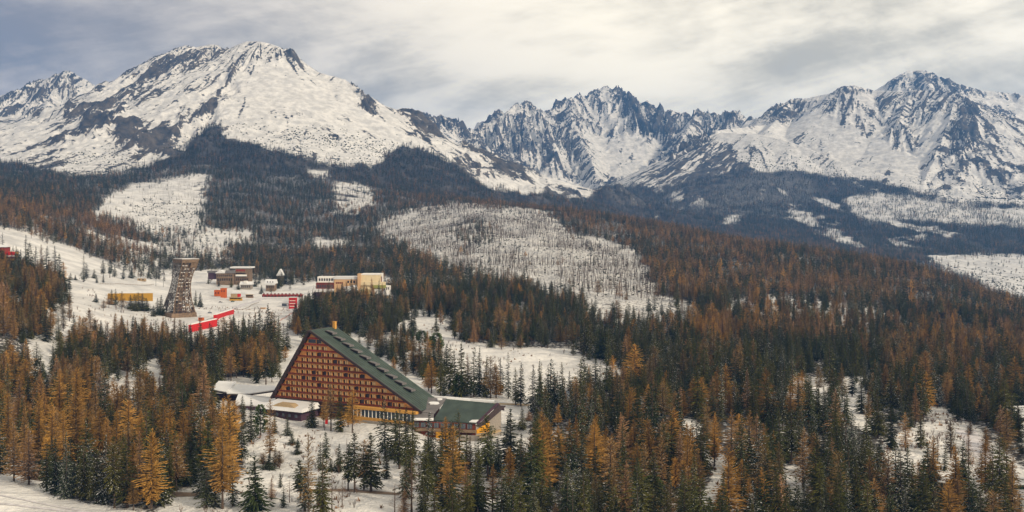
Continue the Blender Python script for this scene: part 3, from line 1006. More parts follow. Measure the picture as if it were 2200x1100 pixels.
# round-topped stone pines by the meadow
def pine_crown(seed, H, r):
    rnd = random.Random(seed)
    V, Fc = [], []
    for i in range(300):
        t = rnd.random() ** 0.8
        z = H * (0.10 + 0.86 * t)
        rr = r * math.sqrt(max(0.02, 1 - ((t - 0.42) / 0.60) ** 2)) * rnd.uniform(0.5, 1.0)
        a = rnd.uniform(0, 6.28)
        o_ = Vector((math.cos(a) * rr * .45, math.sin(a) * rr * .45, z - 0.3))
        frond(V, Fc, o_, a, rr * 0.55 + .4, 0.1, 0.25, 0.50, rnd)
    return V, Fc


PINE_V = [('round-topped green', me_of('pine_crown', pine_crown(401, 12.0, 3.6), M['pine']), me_of('pine_trunk', stem(11.0, 0.28, 6, 5, 0, 90), M['bark'])),
          ('bushy green', me_of('pine_crown', pine_crown(402, 12.0, 2.9), M['pine']), me_of('pine_trunk', stem(11.0, 0.26, 6, 5, 0, 91), M['bark']))]
HREFS = {'spruce': HREF, 'larch': HREF, 'bare': 14.0, 'pine': 12.0}
SPEC = {'spruce': SPRUCE_V, 'larch': LARCH_V, 'bare': BARE_V, 'pine': PINE_V}
NOUN = {'spruce': 'spruce', 'larch': 'larch', 'bare': 'birch', 'pine': 'stone pine'}
NAME = {'spruce': 'spruce_tree', 'larch': 'larch_tree', 'bare': 'birch_tree', 'pine': 'pine_tree'}

# ================================================================ hand-placed trees
# photo column, row of the foot, row of the top, species, variant, width factor
HAND = '''
0 1018 890 s 0 1|30 1034 905 l 2 .9|62 1042 922 l 4 1.15|52 1002 866 l 2 1|84 1000 846 l 0 1.1|112 1012 865 l 0 1|163 1008 818 l 0 1.25|136 1015 880 l 1 1
100 1055 952 s 2 .9|120 1062 940 s 0 1|143 1071 958 s 4 .9|158 1069 990 s 5 1|180 1074 950 s 0 1|208 1081 960 s 2 1.1|227 1082 935 s 4 .8|246 1092 950 s 3 .9|273 1092 958 s 2 1.15|300 1076 925 l 4 1.1|325 1093 922 l 0 1.35|340 1085 945 s 1 .9
376 1048 903 s 0 1|356 1045 910 s 4 .9|410 1037 927 s 1 1.1|206 962 824 l 2 1|245 930 811 l 2 1.2|276 962 860 l 1 1.15|331 970 880 l 1 1.2|374 930 806 l 3 1|392 946 832 s 4 1.2|0 900 815 l 1 1|18 905 820 l 2 1|42 892 808 l 4 1|100 905 800 s 0 1|150 930 830 s 2 1.1
352 890 790 s 0 1|384 880 775 s 0 1|300 880 780 s 5 1|330 900 800 l 2 1|180 890 800 s 3 1|225 905 800 s 1 .9
505 915 860 l 3 1|470 912 852 s 2 1|452 918 848 l 2 1|524 922 872 s 0 .9|590 932 884 s 0 .8|618 936 890 s 4 .9|478 1094 902 l 1 1.35|494 1058 850 l 0 1.2|448 998 902 s 0 .9|443 1092 995 s 5 1.3|462 1090 990 s 4 1|500 1088 985 s 5 1|548 1096 976 s 1 1.25|580 985 857 l 2 1|539 950 857 s 0 1|560 936 864 p 0 .7|520 900 850 s 2 1|430 930 835 l 3 1.2|412 950 850 l 1 1.2|455 900 830 s 2 1.1
627 955 930 s 1 1|639 976 955 s 1 1|640 962 940 s 0 1|591 1004 962 l 2 1.2|578 1008 975 s 1 1.3|600 1003 968 l 3 1|565 1005 972 l 3 1|662 1099 932 l 2 .8|655 1099 1005 s 5 1.5|688 1011 948 s 0 .8|686 1090 1020 s 0 .7|728 1013 952 s 1 .8|710 1012 985 s 1 1|762 1058 926 s 3 .9|748 1055 950 s 3 .9|797 1057 930 s 2 1.3|782 1052 945 l 3 1|696 918 857 l 5 1.3|670 918 857 s 1 1|711 926 826 l 3 .9|731 928 840 s 0 .9|757 930 838 l 1 .9|748 918 860 s 3 1|602 1048 1015 s 5 1|609 1090 1044 s 5 1|583 1075 1025 l 4 .7|622 1080 1030 b 0 1
713 1094 1010 b 0 1|696 1094 1020 b 1 1|735 1090 1030 b 0 1|640 1060 1020 b 1 1|745 1000 940 b 1 .8
827 985 856 s 2 .85|830 1029 955 s 0 .8|858 1008 878 s 2 .9|872 1000 872 s 0 .9|886 985 882 s 2 .9|920 1002 886 s 5 1.5|987 1040 883 s 0 .9|973 1072 915 l 1 1.1|961 1098 984 l 0 1.2|1001 1082 995 l 4 .9|936 1067 985 s 0 .8|1026 1102 965 s 1 .95|1022 1060 950 s 5 1|1058 1100 998 l 5 1.3|1072 1040 974 s 3 .8|1086 1104 1000 s 2 1|1068 1100 1038 s 5 1|1097 1004 878 s 4 1.45|1090 960 890 s 4 1|1118 1034 945 s 0 .9|909 1112 1028 s 2 1.1|884 1102 978 b 0 1.3|868 1106 1050 l 4 1|1151 1080 902 s 3 .9|1140 1060 935 l 3 1|1168 1022 888 l 0 1.2|1182 1062 908 l 1 1.2|1122 922 873 s 1 .9|1180 920 860 s 0 1|1190 915 865 s 2 1|1160 918 872 s 5 1.2|1010 1066 1010 s 0 .9|848 1105 1040 b 1 1.2|900 1030 985 b 1 1
1224 985 902 l 0 1.2|1200 1000 915 l 0 1.2|1291 1004 936 l 0 1.4|1312 1000 930 l 0 1.2|1391 900 864 l 0 1.4|1426 880 817 l 0 1.5|1490 890 815 l 0 1.4|1508 892 810 l 1 1.4|1370 1034 952 l 0 1.5|1452 1050 982 l 0 1.3|1565 1078 986 l 0 1.4|1593 1082 986 l 0 1.5|1220 1116 994 s 2 1.1|1395 1112 1040 s 2 1|1406 1114 1062 l 0 1|1285 1114 1028 s 2 1|1309 1112 1005 s 2 1.1|1242 1112 1010 s 4 1|1260 1110 1045 s 5 1.1|1345 1108 990 l 4 1|1545 1106 1052 s 4 1.2|1402 1080 1018 p 0 1.2|1326 875 800 l 2 1.2
1634 1114 1006 l 0 1.9|1610 1100 1030 l 1 1.3|1693 1112 1040 s 2 1.2|1736 1106 1044 l 3 1.1|1780 1092 1026 l 0 1.5|1760 1088 1035 s 1 1|1840 1104 1042 s 2 1.2|1886 1116 1058 l 0 1.1|1900 1112 1062 l 3 1|1919 1118 1084 l 0 1|1644 1000 910 s 2 .8|1914 965 874 s 0 1.1|1945 970 886 l 2 .9|1978 962 884 s 0 1|1572 1010 880 l 2 .9|1715 900 820 s 0 1|1690 990 900 s 1 1|1815 905 830 s 2 1.1
2043 984 898 l 2 1.2|2109 1044 970 l 2 1.1|2069 1050 988 s 1 1.3|2117 974 917 l 2 1.3|2104 880 820 l 0 1|2137 1106 1028 s 0 1|2168 1112 1040 s 2 1.2|2078 1114 1050 l 1 1.8|2163 964 878 l 2 1.1|2084 935 905 l 2 1|2030 1012 960 s 0 .8|2090 1085 1030 s 5 1.2|2120 1112 1050 b 0 1|2060 1030 980 b 0 1|1998 1050 990 b 0 1|2010 1110 1040 b 0 1.2|1985 1100 1045 b 1 1.2|1960 1090 1040 l 4 .9|2015 990 930 b 1 1|2190 1115 1060 s 0 1
592 612 578 s 1 1|604 616 584 s 0 1.2|598 620 592 s 1 1|590 606 578 s 0 1|612 610 580 s 1 1|600 614 590 s 1 1|586 600 575 s 0 1|624 612 585 s 2 1|556 610 585 s 0 1|548 616 590 s 1 1|497 618 596 s 0 1|512 622 604 s 1 1|487 610 590 s 1 1|545 600 575 s 0 1|470 616 598 s 0 1|690 648 615 s 1 1|678 650 620 s 0 1|151 602 586 s 1 1|162 602 590 s 1 1|180 606 546 s 5 .9|186 600 565 s 2 1|202 598 578 s 1 1|222 597 558 s 3 1|236 597 557 s 3 1|246 596 568 s 2 1|265 600 573 s 0 1|283 598 570 s 1 1|208 608 590 s 0 1|222 607 592 s 0 1
240 655 622 s 1 1|249 656 620 s 0 1|262 664 626 l 2 1.2|234 662 630 l 3 1|281 664 634 s 1 1.3|290 668 632 s 1 1.3|298 666 628 s 1 1.2|306 668 630 s 1 1.4|315 668 640 s 1 1.4|420 657 624 s 0 1|430 660 628 s 1 1|206 650 630 s 1 1|222 668 645 l 3 1|338 675 640 s 1 1|346 678 634 s 1 1|330 680 655 s 1 1|448 610 590 s 0 1|562 632 612 s 1 1
617 753 692 s 0 1|609 755 700 s 0 .8|576 745 654 s 1 1|523 760 672 s 0 .9|558 770 665 s 1 .9|498 770 685 s 0 1|548 765 672 s 0 .9|535 770 680 s 2 1|590 772 670 s 0 1|598 775 680 s 2 .9|512 778 688 s 0 1|486 790 690 s 1 1|470 785 690 s 0 1|492 815 748 l 1 .9|523 810 735 l 1 .9|549 812 730 l 0 .9|567 815 745 l 5 1.2|590 800 745 l 4 .9|613 776 742 l 1 .9|455 800 705 s 1 1|440 790 712 s 2 1|536 812 755 s 0 .8|578 814 760 s 3 .8|508 812 760 s 3 .8|600 815 770 s 2 .7|556 815 770 s 0 .7|396 762 698 s 1 1.1|410 768 702 s 0 1|424 775 710 s 1 1|432 830 740 s 0 1|460 818 750 s 2 1
650 706 632 s 0 .8|656 735 660 s 2 1|664 715 628 s 0 1|676 706 625 s 2 1|690 706 625 s 0 1|702 704 628 s 2 1|716 700 622 s 3 1|660 742 680 s 1 .8|740 712 628 s 0 1|758 705 620 s 0 1|746 725 670 s 1 .8|798 720 628 s 1 1|792 735 655 s 2 1|826 700 636 s 2 1|834 708 650 s 1 1|816 720 680 l 3 1.2|772 690 640 s 0 1|866 720 662 s 2 .8|868 735 690 s 3 .9|884 715 648 s 2 1|890 722 660 s 0 1|772 745 715 s 0 .8|791 755 712 s 5 .9|810 765 733 s 1 1|818 768 740 s 0 1|843 778 722 s 0 .9|834 775 728 s 5 1|867 796 720 s 0 1|845 798 766 l 0 1|872 808 770 l 2 1|888 802 752 s 5 1|914 810 740 s 0 1|908 815 760 s 2 1|927 845 768 l 1 1|921 840 780 l 0 1|946 850 775 s 2 .9|955 851 800 s 0 .9
977 728 668 s 2 .9|987 731 665 l 3 .9|1000 731 672 s 4 .9|1007 730 680 s 4 .8|937 714 668 s 0 .9|1046 732 690 s 5 1|1058 734 688 s 4 1|1076 715 660 s 1 .9|1092 738 668 s 2 .8|1133 746 705 s 5 1|1160 735 690 s 0 1|1172 735 690 s 4 1|1190 735 695 s 4 1|1228 750 668 l 3 .9|1222 745 685 s 5 .9|1256 760 672 s 2 1|1268 762 690 s 0 1|1290 768 690 s 1 1|1307 775 695 s 2 1
937 756 712 p 0 1.25|928 748 720 p 1 1.2|907 741 708 p 0 1.2|899 732 712 p 1 1.1|881 734 705 p 1 1.2|812 728 700 p 1 1.1
967 845 741 s 2 .8|977 850 752 s 0 .9|991 852 737 s 1 .9|1005 848 760 l 4 .9|1018 853 748 s 2 .9|1030 852 745 s 0 .7|1045 854 765 s 0 .9|1054 856 765 l 3 .9|1066 856 779 l 0 1.2|1075 850 770 s 2 .8|1092 856 757 s 5 .8|1108 870 790 s 2 .8|1119 873 780 s 2 .8|1145 885 784 s 4 .8|1162 858 778 s 5 .7|1178 862 784 s 5 .9|1197 866 796 b 0 1.4|1190 862 800 l 4 .8|1223 865 796 s 0 .9|1235 868 808 l 1 1|1279 850 762 s 4 1|1303 858 775 s 3 .9|1325 855 795 l 2 1|1212 860 808 b 1 1.2|1260 870 820 l 0 1|1246 872 800 s 2 .9|1040 853 800 s 0 .8|985 853 800 p 1 .9|1012 856 810 s 3 .8
45 590 535 s 0 1|55 595 505 s 5 1|62 598 520 s 3 1|76 604 530 s 0 1|88 606 526 l 2 1|100 610 530 s 2 1|118 600 528 s 0 1|128 610 545 s 1 1|5 560 500 s 5 1|28 565 528 s 0 1|110 640 560 l 3 1|128 655 610 s 2 1'''
HT = []
for ln in HAND.replace('\n', '|').split('|'):
    p = ln.split()
    if len(p) == 6:
        HT.append((float(p[0]), float(p[1]), float(p[2]), {'s': 'spruce', 'l': 'larch', 'b': 'bare', 'p': 'pine'}[p[3]], int(p[4]), float(p[5])))

# columns -> feet for all of them at once
trees = []        # x, y, z, height, species, variant, width, hand-placed
_HY = np.geomspace(250, 1900, 1400)
for (px, fy, ty, sp, va, wf) in HT:
    xs = (px - 1100.0) / F * _HY
    zs = height(xs, _HY, False)
    rows = HZ - F * (zs - CAMZ) / _HY
    idx = np.where(rows <= fy)[0]
    i = idx[0] if len(idx) else len(_HY) - 1
    Yt = _HY[i]
    h = (fy - ty) / F * Yt
    if sp == 'larch' and h > 25:
        wf *= 0.68
    wf = min(wf * 1.15, 1.28 if fy > 900 and sp == 'larch' else 1.6)
    trees.append((xs[i], Yt, zs[i], h, sp, va, wf, True))
hand_xy = np.array([(t[0], t[1]) for t in trees])

# ================================================================ scattered trees


def scatter(y0, y1, sp, seed, jitter=0.85):
    r = np.random.default_rng(seed)
    xs, ys = [], []
    Y = np.arange(y0, y1, sp)
    for yy in Y:
        lo, hi = (-260 - 1100) / F * yy, (2460 - 1100) / F * yy
        x = np.arange(lo, hi, sp)
        xs.append(x + r.uniform(-.5, .5, x.shape) * sp * jitter)
        ys.append(np.full(x.shape, yy) + r.uniform(-.5, .5, x.shape) * sp * jitter)
    return np.concatenate(xs), np.concatenate(ys)


def pick(y0, y1, sp, seed):
    X, Y = scatter(y0, y1, sp, seed)
    r = np.random.default_rng(seed + 1)
    Z = height(X, Y, False)
    px, py = project(X, Y, Z)
    dens = wood_density(X, Y, px, py)
    clump = fbm(X / 45.0, Y / 45.0, 3, 300 + seed % 7)
    d2 = dens * (1 - 0.22 * np.clip((px - 1430) / 80, 0, 1) * np.clip((py - 860) / 50, 0, 1)) * np.clip(0.52 + (clump - 0.42) * 3.6, 0.18, 1.12)
    keep = (r.random(X.shape) < d2) & visible(X, Y, Z, 22.0) & (py < 1420) & (py > 250)
    X, Y, Z, px, py = X[keep], Y[keep], Z[keep], px[keep], py[keep]
    lar = look(LARCH, px, py)
    ln = fbm(X / 70.0, Y / 70.0, 3, 611)
    isl = r.random(X.shape) < np.clip(lar + (ln - 0.5) * 1.6 * np.minimum(lar, 1 - lar) * 2, 0, 1)
    return X, Y, Z, px, py, isl, r


NEAR_MAX = 1150.0
X, Y, Z, px, py, isl, r = pick(300, NEAR_MAX, 7.0, 21)
dd = np.full(X.shape, 1e9)
for hx, hy in hand_xy:
    dd = np.minimum(dd, np.hypot(X - hx, Y - hy))
k = dd > 4.2
X, Y, Z, px, py, isl = X[k], Y[k], Z[k], px[k], py[k], isl[k]
hh = np.clip(r.normal(17.2, 4.6, X.shape), 5, 28) * np.where(isl, 1.0, 0.98)
for i in range(len(X)):
    if isl[i]:
        near_o = py[i] > 860
        va = int(r.choice(6, p=[.26, .16, .22, .14, .14, .08] if near_o else [.09, .08, .36, .27, .17, .03]))
        sp = 'larch'
    else:
        va = int(r.choice(6, p=[.26, .14, .28, .14, .11, .07]))
        sp = 'spruce'
    trees.append((X[i], Y[i], Z[i], float(hh[i]), sp, va, float(r.uniform(0.78, 1.35)), False))
print('near trees', len(trees))


# ---------------------------------------------------------------- labels of single trees
def region(px, py):
    if px < 140 and py < 700:
        return 'on the hillside below the ski slope'
    if py < 700 and px < 460:
        return 'on the snow around the lattice tower'
    if px < 200 and py > 1025 or (px < 430 and py > 1060):
        return 'lining the smooth snow field'
    if px < 220:
        return 'in the grove behind the snow field'
    if px < 430 and py > 860:
        return 'in the grove by the dirt road'
    if px < 430:
        return 'in the wood below the lattice tower'
    if px < 640 and py < 830:
        return 'between the red barriers and hotel'
    if px < 620 and py < 960:
        return 'before the low snowy-roofed annexe'
    if px < 620:
        return 'on the open snow below the annexe'
    if px < 790 and py < 800:
        return 'behind the peak of the hotel'
    if px < 900 and py < 940:
        return 'close against the hotel balconies'
    if px < 830:
        return 'on the snow before the hotel'
    if px < 1130 and py < 760:
        return 'along the top of the meadow'
    if px < 960 and py < 860:
        return 'behind the long hotel roof'
    if px < 1340 and py < 800:
        return 'at the far end of the meadow'
    if px < 1350 and py < 905:
        return 'between the meadow and the wing'
    if px < 1130 and py < 1045:
        return 'before the restaurant wing'
    if px < 1130:
        return 'near the frame edge below the wing'
    if px < 1420 and py < 1000:
        return 'in the thick wood beside the wing'
    if px < 1480:
        return 'low down in the larch thicket'
    if px < 1680 and py > 960:
        return 'by the narrow snow clearing'
    if px < 1950 and py > 1000:
        return 'in the dark wood before the road'
    if px < 1950:
        return 'in the dense wood above the road'
    if py < 900:
        return 'above the bend of the road'
    if py > 1040:
        return 'inside the curve of the road'
    return 'beside the bending snowy road'


allp = [(t[0], t[1], t[2], t[3], t[4], t[5], t[6], t[7]) + project(t[0], t[1], t[2]) for t in trees]
inframe = [i for i, t in enumerate(allp) if -25 < t[8] < 2225 and t[9] - t[3] * F / t[1] < 1085]
single = set()
for spc, lim in (('spruce', 290), ('larch', 290), ('bare', 60), ('pine', 40)):
    ids = [i for i in inframe if allp[i][4] == spc]
    hand = [i for i in ids if allp[i][7]]
    rest = sorted([i for i in ids if not allp[i][7]], key=lambda i: -allp[i][3] / allp[i][1])
    if len(hand) > lim:
        hand = sorted(hand, key=lambda i: -allp[i][3] / allp[i][1])
    single.update((hand + rest)[:lim])
print('single trees', len(single), 'of', len(inframe))


def size_word(h, sp):
    ref = 1.0 if sp in ('spruce', 'larch') else 0.6
    h = h / ref
    return 'very tall' if h > 25 else 'tall' if h > 20.5 else 'medium-sized' if h > 14.5 else 'short' if h > 8 else 'very small'


def shade(rnd_words, i):
    return rnd_words[i % len(rnd_words)]


sl = sorted(single)
spx = np.array([allp[i][8] for i in sl])
spy = np.array([allp[i][9] for i in sl])
base_objs = {}
BASE, LABELS = {}, []
for n, i in enumerate(sl):
    x, y, z, h, sp, va, wf, hp, px_i, py_i = allp[i]
    word, cm, tm = SPEC[sp][va % len(SPEC[sp])]
    d = np.hypot(spx - px_i, (spy - py_i) * 1.6)
    d[n] = 1e9
    j = int(np.argmin(d))
    o_i = sl[j]
    ow = SPEC[allp[o_i][4]][allp[o_i][5] % len(SPEC[allp[o_i][4]])][0]
    rel = 'right' if spx[j] > px_i else 'left'
    reg = region(px_i, py_i)
    if d[j] < 60:
        lab = '%s %s %s, %s %s on its %s, %s' % (size_word(h, sp), word, NOUN[sp], ow, NOUN[allp[o_i][4]], rel, reg)
        if len(lab.replace(',', '').split()) > 16:
            lab = '%s %s %s, %s at its %s, %s' % (size_word(h, sp), word, NOUN[sp], NOUN[allp[o_i][4]], rel, reg)
        if len(lab.replace(',', '').split()) > 16:
            lab = '%s %s %s %s' % (size_word(h, sp), word, NOUN[sp], reg)
    else:
        lab = '%s %s %s standing alone %s' % (size_word(h, sp), word, NOUN[sp], reg)
    BASE.setdefault('%s %s %s %s' % (size_word(h, sp), word, NOUN[sp], reg), []).append((px_i, n))
    root = empty(NAME[sp], (x, y, z - 0.15), random.uniform(0, 6.28), lab, NOUN[sp] + ' tree' if sp != 'bare' else 'birch tree', {'spruce': 'spruces ', 'larch': 'larches ', 'bare': 'birches ', 'pine': 'stone pines '}[sp] + reg)
    LABELS.append(root)
    s = h / HREFS[sp]
    sw = s * wf * 0.5 + wf * 0.5 * (0.55 + 0.45 * s)
    root.scale = (sw, sw, s)
    inst('trunk', tm, root)
    inst('crown', ALT[cm.name] if cm.name in ALT and random.random() < .5 else cm, root)


ORD = 'first second third fourth fifth sixth seventh eighth ninth tenth eleventh twelfth thirteenth fourteenth fifteenth sixteenth seventeenth eighteenth nineteenth twentieth'.split()
seen = {}
for o in LABELS:
    seen.setdefault(o['label'], []).append(o)
rank = {}
for bl_, mem in BASE.items():
    for k_, (_, n_) in enumerate(sorted(mem)):
        rank[LABELS[n_].name] = (bl_, k_, len(mem))
for lab_, objs in seen.items():
    if len(objs) > 1:
        for o in objs:
            bl_, k_, m_ = rank[o.name]
            if k_ < len(ORD) and len(bl_.split()) <= 12:
                o['label'] = '%s, %s such from left' % (bl_, ORD[k_])


# ---------------------------------------------------------------- the rest: one stand of each kind
def protos(name, metas):
    c = bpy.data.collections.new(name)
    for q_, me in enumerate(metas):
        c.objects.link(bpy.data.objects.new('%s_form_%02d' % (name, q_), me))
    return c


def join_me(name, *parts):
    me = bpy.data.meshes.new(name)
    V, Fc, mi = [], [], []
    for k_, ((v, f), mat) in enumerate(parts):
        b = len(V)
        V += list(v)
        Fc += [tuple(q + b for q in ff) for ff in f]
        mi += [k_] * len(f)
        me.materials.append(mat)
    me.from_pydata(V, [], Fc)
    me.polygons.foreach_set('material_index', mi)
    me.update()
    return me


def as_vf(me):
    return [tuple(v.co) for v in me.vertices], [tuple(p.vertices) for p in me.polygons]


def stand(name, pts, rots, scl, var, coll, label=None):
    """one object that carries many small trees"""
    me = bpy.data.meshes.new(name)
    me.vertices.add(len(pts))
    me.vertices.foreach_set('co', np.asarray(pts, np.float32).ravel())
    for nm, typ, arr in (('turn', 'FLOAT', rots), ('form', 'INT', var)):
        a = me.attributes.new(nm, typ, 'POINT')
        a.data.foreach_set('value', np.asarray(arr, np.float32 if typ == 'FLOAT' else np.int32))
    a = me.attributes.new('size', 'FLOAT_VECTOR', 'POINT')
    a.data.foreach_set('vector', np.asarray(scl, np.float32).ravel())
    o = bpy.data.objects.new(name, me)
    COL.objects.link(o)
    tag(o, kind='stuff')
    ng = bpy.data.node_groups.new(name + '_nodes', 'GeometryNodeTree')
    ng.interface.new_socket('Geometry', in_out='INPUT', socket_type='NodeSocketGeometry')
    ng.interface.new_socket('Geometry', in_out='OUTPUT', socket_type='NodeSocketGeometry')
    N = ng.nodes
    gi, go = N.new('NodeGroupInput'), N.new('NodeGroupOutput')
    m2p = N.new('GeometryNodeMeshToPoints')
    ip = N.new('GeometryNodeInstanceOnPoints')
    ip.inputs['Pick Instance'].default_value = True
    ci = N.new('GeometryNodeCollectionInfo')
    ci.inputs['Collection'].default_value = coll
    ci.inputs['Separate Children'].default_value = True
    ci.inputs['Reset Children'].default_value = True
    A = []
    for nm, typ in (('turn', 'FLOAT'), ('form', 'INT'), ('size', 'FLOAT_VECTOR')):
        q = N.new('GeometryNodeInputNamedAttribute')
        q.data_type = typ
        q.inputs[0].default_value = nm
        A.append(q)
    cx = N.new('ShaderNodeCombineXYZ')
    L = ng.links
    L.new(gi.outputs[0], m2p.inputs['Mesh'])
    L.new(m2p.outputs[0], ip.inputs['Points'])
    L.new(ci.outputs[0], ip.inputs['Instance'])
    L.new(A[0].outputs[0], cx.inputs[2])
    L.new(cx.outputs[0], ip.inputs['Rotation'])
    L.new(A[1].outputs[0], ip.inputs['Instance Index'])
    L.new(A[2].outputs[0], ip.inputs['Scale'])
    L.new(ip.outputs[0], go.inputs[0])
    md = o.modifiers.new('trees', 'NODES')
    md.node_group = ng
    return o


rs = np.random.default_rng(99)
for spc, nm in (('spruce', 'spruce_wood'), ('larch', 'larch_wood')):
    ids = [i for i, t in enumerate(allp) if t[4] == spc and i not in single]
    forms = [join_me('form', (as_vf(cm), cm.materials[0]), (as_vf(tm), tm.materials[0])) for _, cm, tm in SPEC[spc]]
    forms += [join_me('form', (as_vf(ALT[cm.name]), cm.materials[0]), (as_vf(tm), tm.materials[0])) for _, cm, tm in SPEC[spc]]
    coll = protos(nm, forms)
    pts = [(allp[i][0], allp[i][1], allp[i][2] - 0.2) for i in ids]
    scl = [(allp[i][6] * (0.4 + 0.6 * allp[i][3] / 22), allp[i][6] * (0.4 + 0.6 * allp[i][3] / 22), allp[i][3] / 22) for i in ids]
    stand(nm, pts, rs.uniform(0, 6.28, len(ids)), scl, [allp[i][5] + 6 * int(rs.integers(0, 2)) for i in ids], coll)

# mid distance and far
LOD1 = {}
for spc, mats, br, gp in (('spruce', ['spruce', 'spruce', 'spruce', 'spruce_snow'], (3.2, 3.9, 3.5, 3.6), 0.1), ('larch', ['larch_rust', 'larch_tan', 'larch_rust', 'larch'], (3.4, 3.8, 4.0, 3.4), 0.15)):
    for lod, wh, pr in ((1, 13, 7), (2, 7, 6)):
        fs = []
        for i, mt in enumerate(mats):
            c0 = 0.05 if spc == 'spruce' else 0.2
            cv = conifer(500 + i + 10 * lod, HREF, br[i], c0 + 0.06 * i, wh, pr, 0.7, 0.3 if spc == 'spruce' else 0.1, 0.05, gp, 0.55 if lod == 1 else 0.9, 0.28, lod)
            fs.append(join_me('form', (cv, M[mt]), (stem(HREF * 0.9, 0.3, 3, 1), M['bark'])))
        LOD1[(spc, lod)] = protos('%s_%s' % (spc, 'mid' if lod == 1 else 'far'), fs)
total = 0
for (y0, y1, sp_, lod, seed) in ((NEAR_MAX, 1900, 8.2, 1, 31), (1900, 3250, 10.0, 1, 41), (3250, 4800, 9.6, 2, 51), (4800, 6300, 12.5, 2, 61)):
    X, Y, Z, px, py, isl, r = pick(y0, y1, sp_, seed)
    slope_ok = np.ones(X.shape, bool)
    hh = np.clip(r.normal(17.5, 3.6, X.shape), 7, 26) * (1.0 if y0 < 3000 else 0.95)
    edge = look(WOOD, px, py)
    hh *= 0.7 + 0.3 * np.clip(edge, 0, 1)
    for spc, m_ in (('spruce', ~isl), ('larch', isl)):
        m_ = m_ & slope_ok
        n = int(m_.sum())
        if not n:
            continue
        total += n
        s = hh[m_] / 22
        wv = (0.45 + 0.55 * s) * r.uniform(0.85, 1.25, n) * (1.35 if lod == 2 else 1.0)
        va = r.choice(4, n, p=[.34, .28, .28, .10] if spc == 'spruce' or y0 < 1800 else [.36, .32, .27, .05])
        stand('%s_forest' % spc, np.stack([X[m_], Y[m_], Z[m_] - 0.2], -1), r.uniform(0, 6.28, n), np.stack([wv, wv, s], -1), va, LOD1[(spc, lod)])
print('far trees', total)

# dead trunks on the felled hill
r = np.random.default_rng(71)
X, Y = scatter(1100, 4800, 6.8, 71, 1.0)
k = (Y < 3000) | (r.random(X.shape) < 0.25)
X, Y = X[k], Y[k]
Z = height(X, Y, False)
px, py = project(X, Y, Z)
cl_ = fbm(X / 42.0, Y / 70.0, 4, 900)
k = (r.random(X.shape) < look(DEAD, px, py) * np.clip(0.5 + (cl_ - 0.46) * 5.5, 0.05, 1.0)) & visible(X, Y, Z, 14)
X, Y, Z = X[k], Y[k], Z[k]
DV = []
for i in range(4):
    rd = random.Random(700 + i)
    mb = MB()
    Hd = 12.0
    mb.bar((0, 0, -.3), (rd.uniform(-.4, .4), rd.uniform(-.3, .3), Hd), 0.22, 4, 0.05)
    for j in range(9 if i != 3 else 16):
        a = rd.uniform(0, 6.28)
        zt = rd.uniform(3.0, 11.0)
        l_ = rd.uniform(.4, 1.4) * (1.1 - zt / 13)
        mb.bar((0, 0, zt), (math.cos(a) * l_, math.sin(a) * l_, zt + rd.uniform(-.5, .2)), 0.07, 3, 0.02)
    DV.append(join_me('form', ((mb.v, mb.f), M['bark_grey'])))
n = len(X)
s = r.uniform(0.45, 1.35, n)
wv = r.uniform(0.8, 1.4, n)
stand('dead_wood', np.stack([X, Y, Z], -1), r.uniform(0, 6.28, n), np.stack([wv, wv, s], -1), r.integers(0, 4, n), protos('snag', DV))
print('dead trunks', n)


# dwarf pine on the slopes, brush on the open snow
def bush(seed, mat, n=26, h=2.4, w=2.0, wid=0.5):
    rd = random.Random(seed)
    V, Fc = [], []
    for i in range(n):
        a = rd.uniform(0, 6.28)
        rr = rd.uniform(0, w * 0.4)
        frond(V, Fc, Vector((math.cos(a) * rr, math.sin(a) * rr, 0)), a + rd.uniform(-.5, .5), rd.uniform(.5, 1) * w, rd.uniform(0.2, 0.5), rd.uniform(0.6, 1.6) * h / w * .7, wid, rd)
    return join_me('form', ((V, Fc), mat))


X, Y = scatter(1150, 5600, 11.0, 81, 1.0)
r = np.random.default_rng(82)
Z = height(X, Y, False)
px, py = project(X, Y, Z)
cl_ = fbm(X / 60.0, Y / 60.0, 3, 950)
k = (r.random(X.shape) < look(SCRUB, px, py) * np.clip(0.5 + (cl_ - 0.47) * 4, 0.1, 1.0)) & visible(X, Y, Z, 3)
X, Y, Z = X[k], Y[k], Z[k]
n = len(X)
s = r.uniform(0.7, 1.9, n) * np.clip(Y / 3600, 0.5, 1.25)
stand('dwarf_pine_scrub', np.stack([X, Y, Z], -1), r.uniform(0, 6.28, n), np.stack([s, s, s * r.uniform(.8, 1.8, n)], -1), r.integers(0, 2, n),
      protos('scrub', [bush(801, M['spruce'], 14, 2.0, 1.9, .8), bush(802, M['spruce'], 14, 2.6, 1.6, .8)]))
print('scrub', n)


def twigs(seed, h=1.8, n=14):
    rd = random.Random(seed)
    mb = MB()
    for i in range(n):
        a = rd.uniform(0, 6.28)
        l_ = h * rd.uniform(.5, 1)
        e = Vector((math.cos(a) * l_ * .45, math.sin(a) * l_ * .45, l_))
        mb.bar((0, 0, -.1), e, 0.035, 3, 0.012)
        q = e * 0.6
        mb.bar(q, q + Vector((rd.uniform(-.4, .4), rd.uniform(-.4, .4), .5)), 0.025, 3, 0.01)
    return join_me('form', ((mb.v, mb.f), M['twig']))


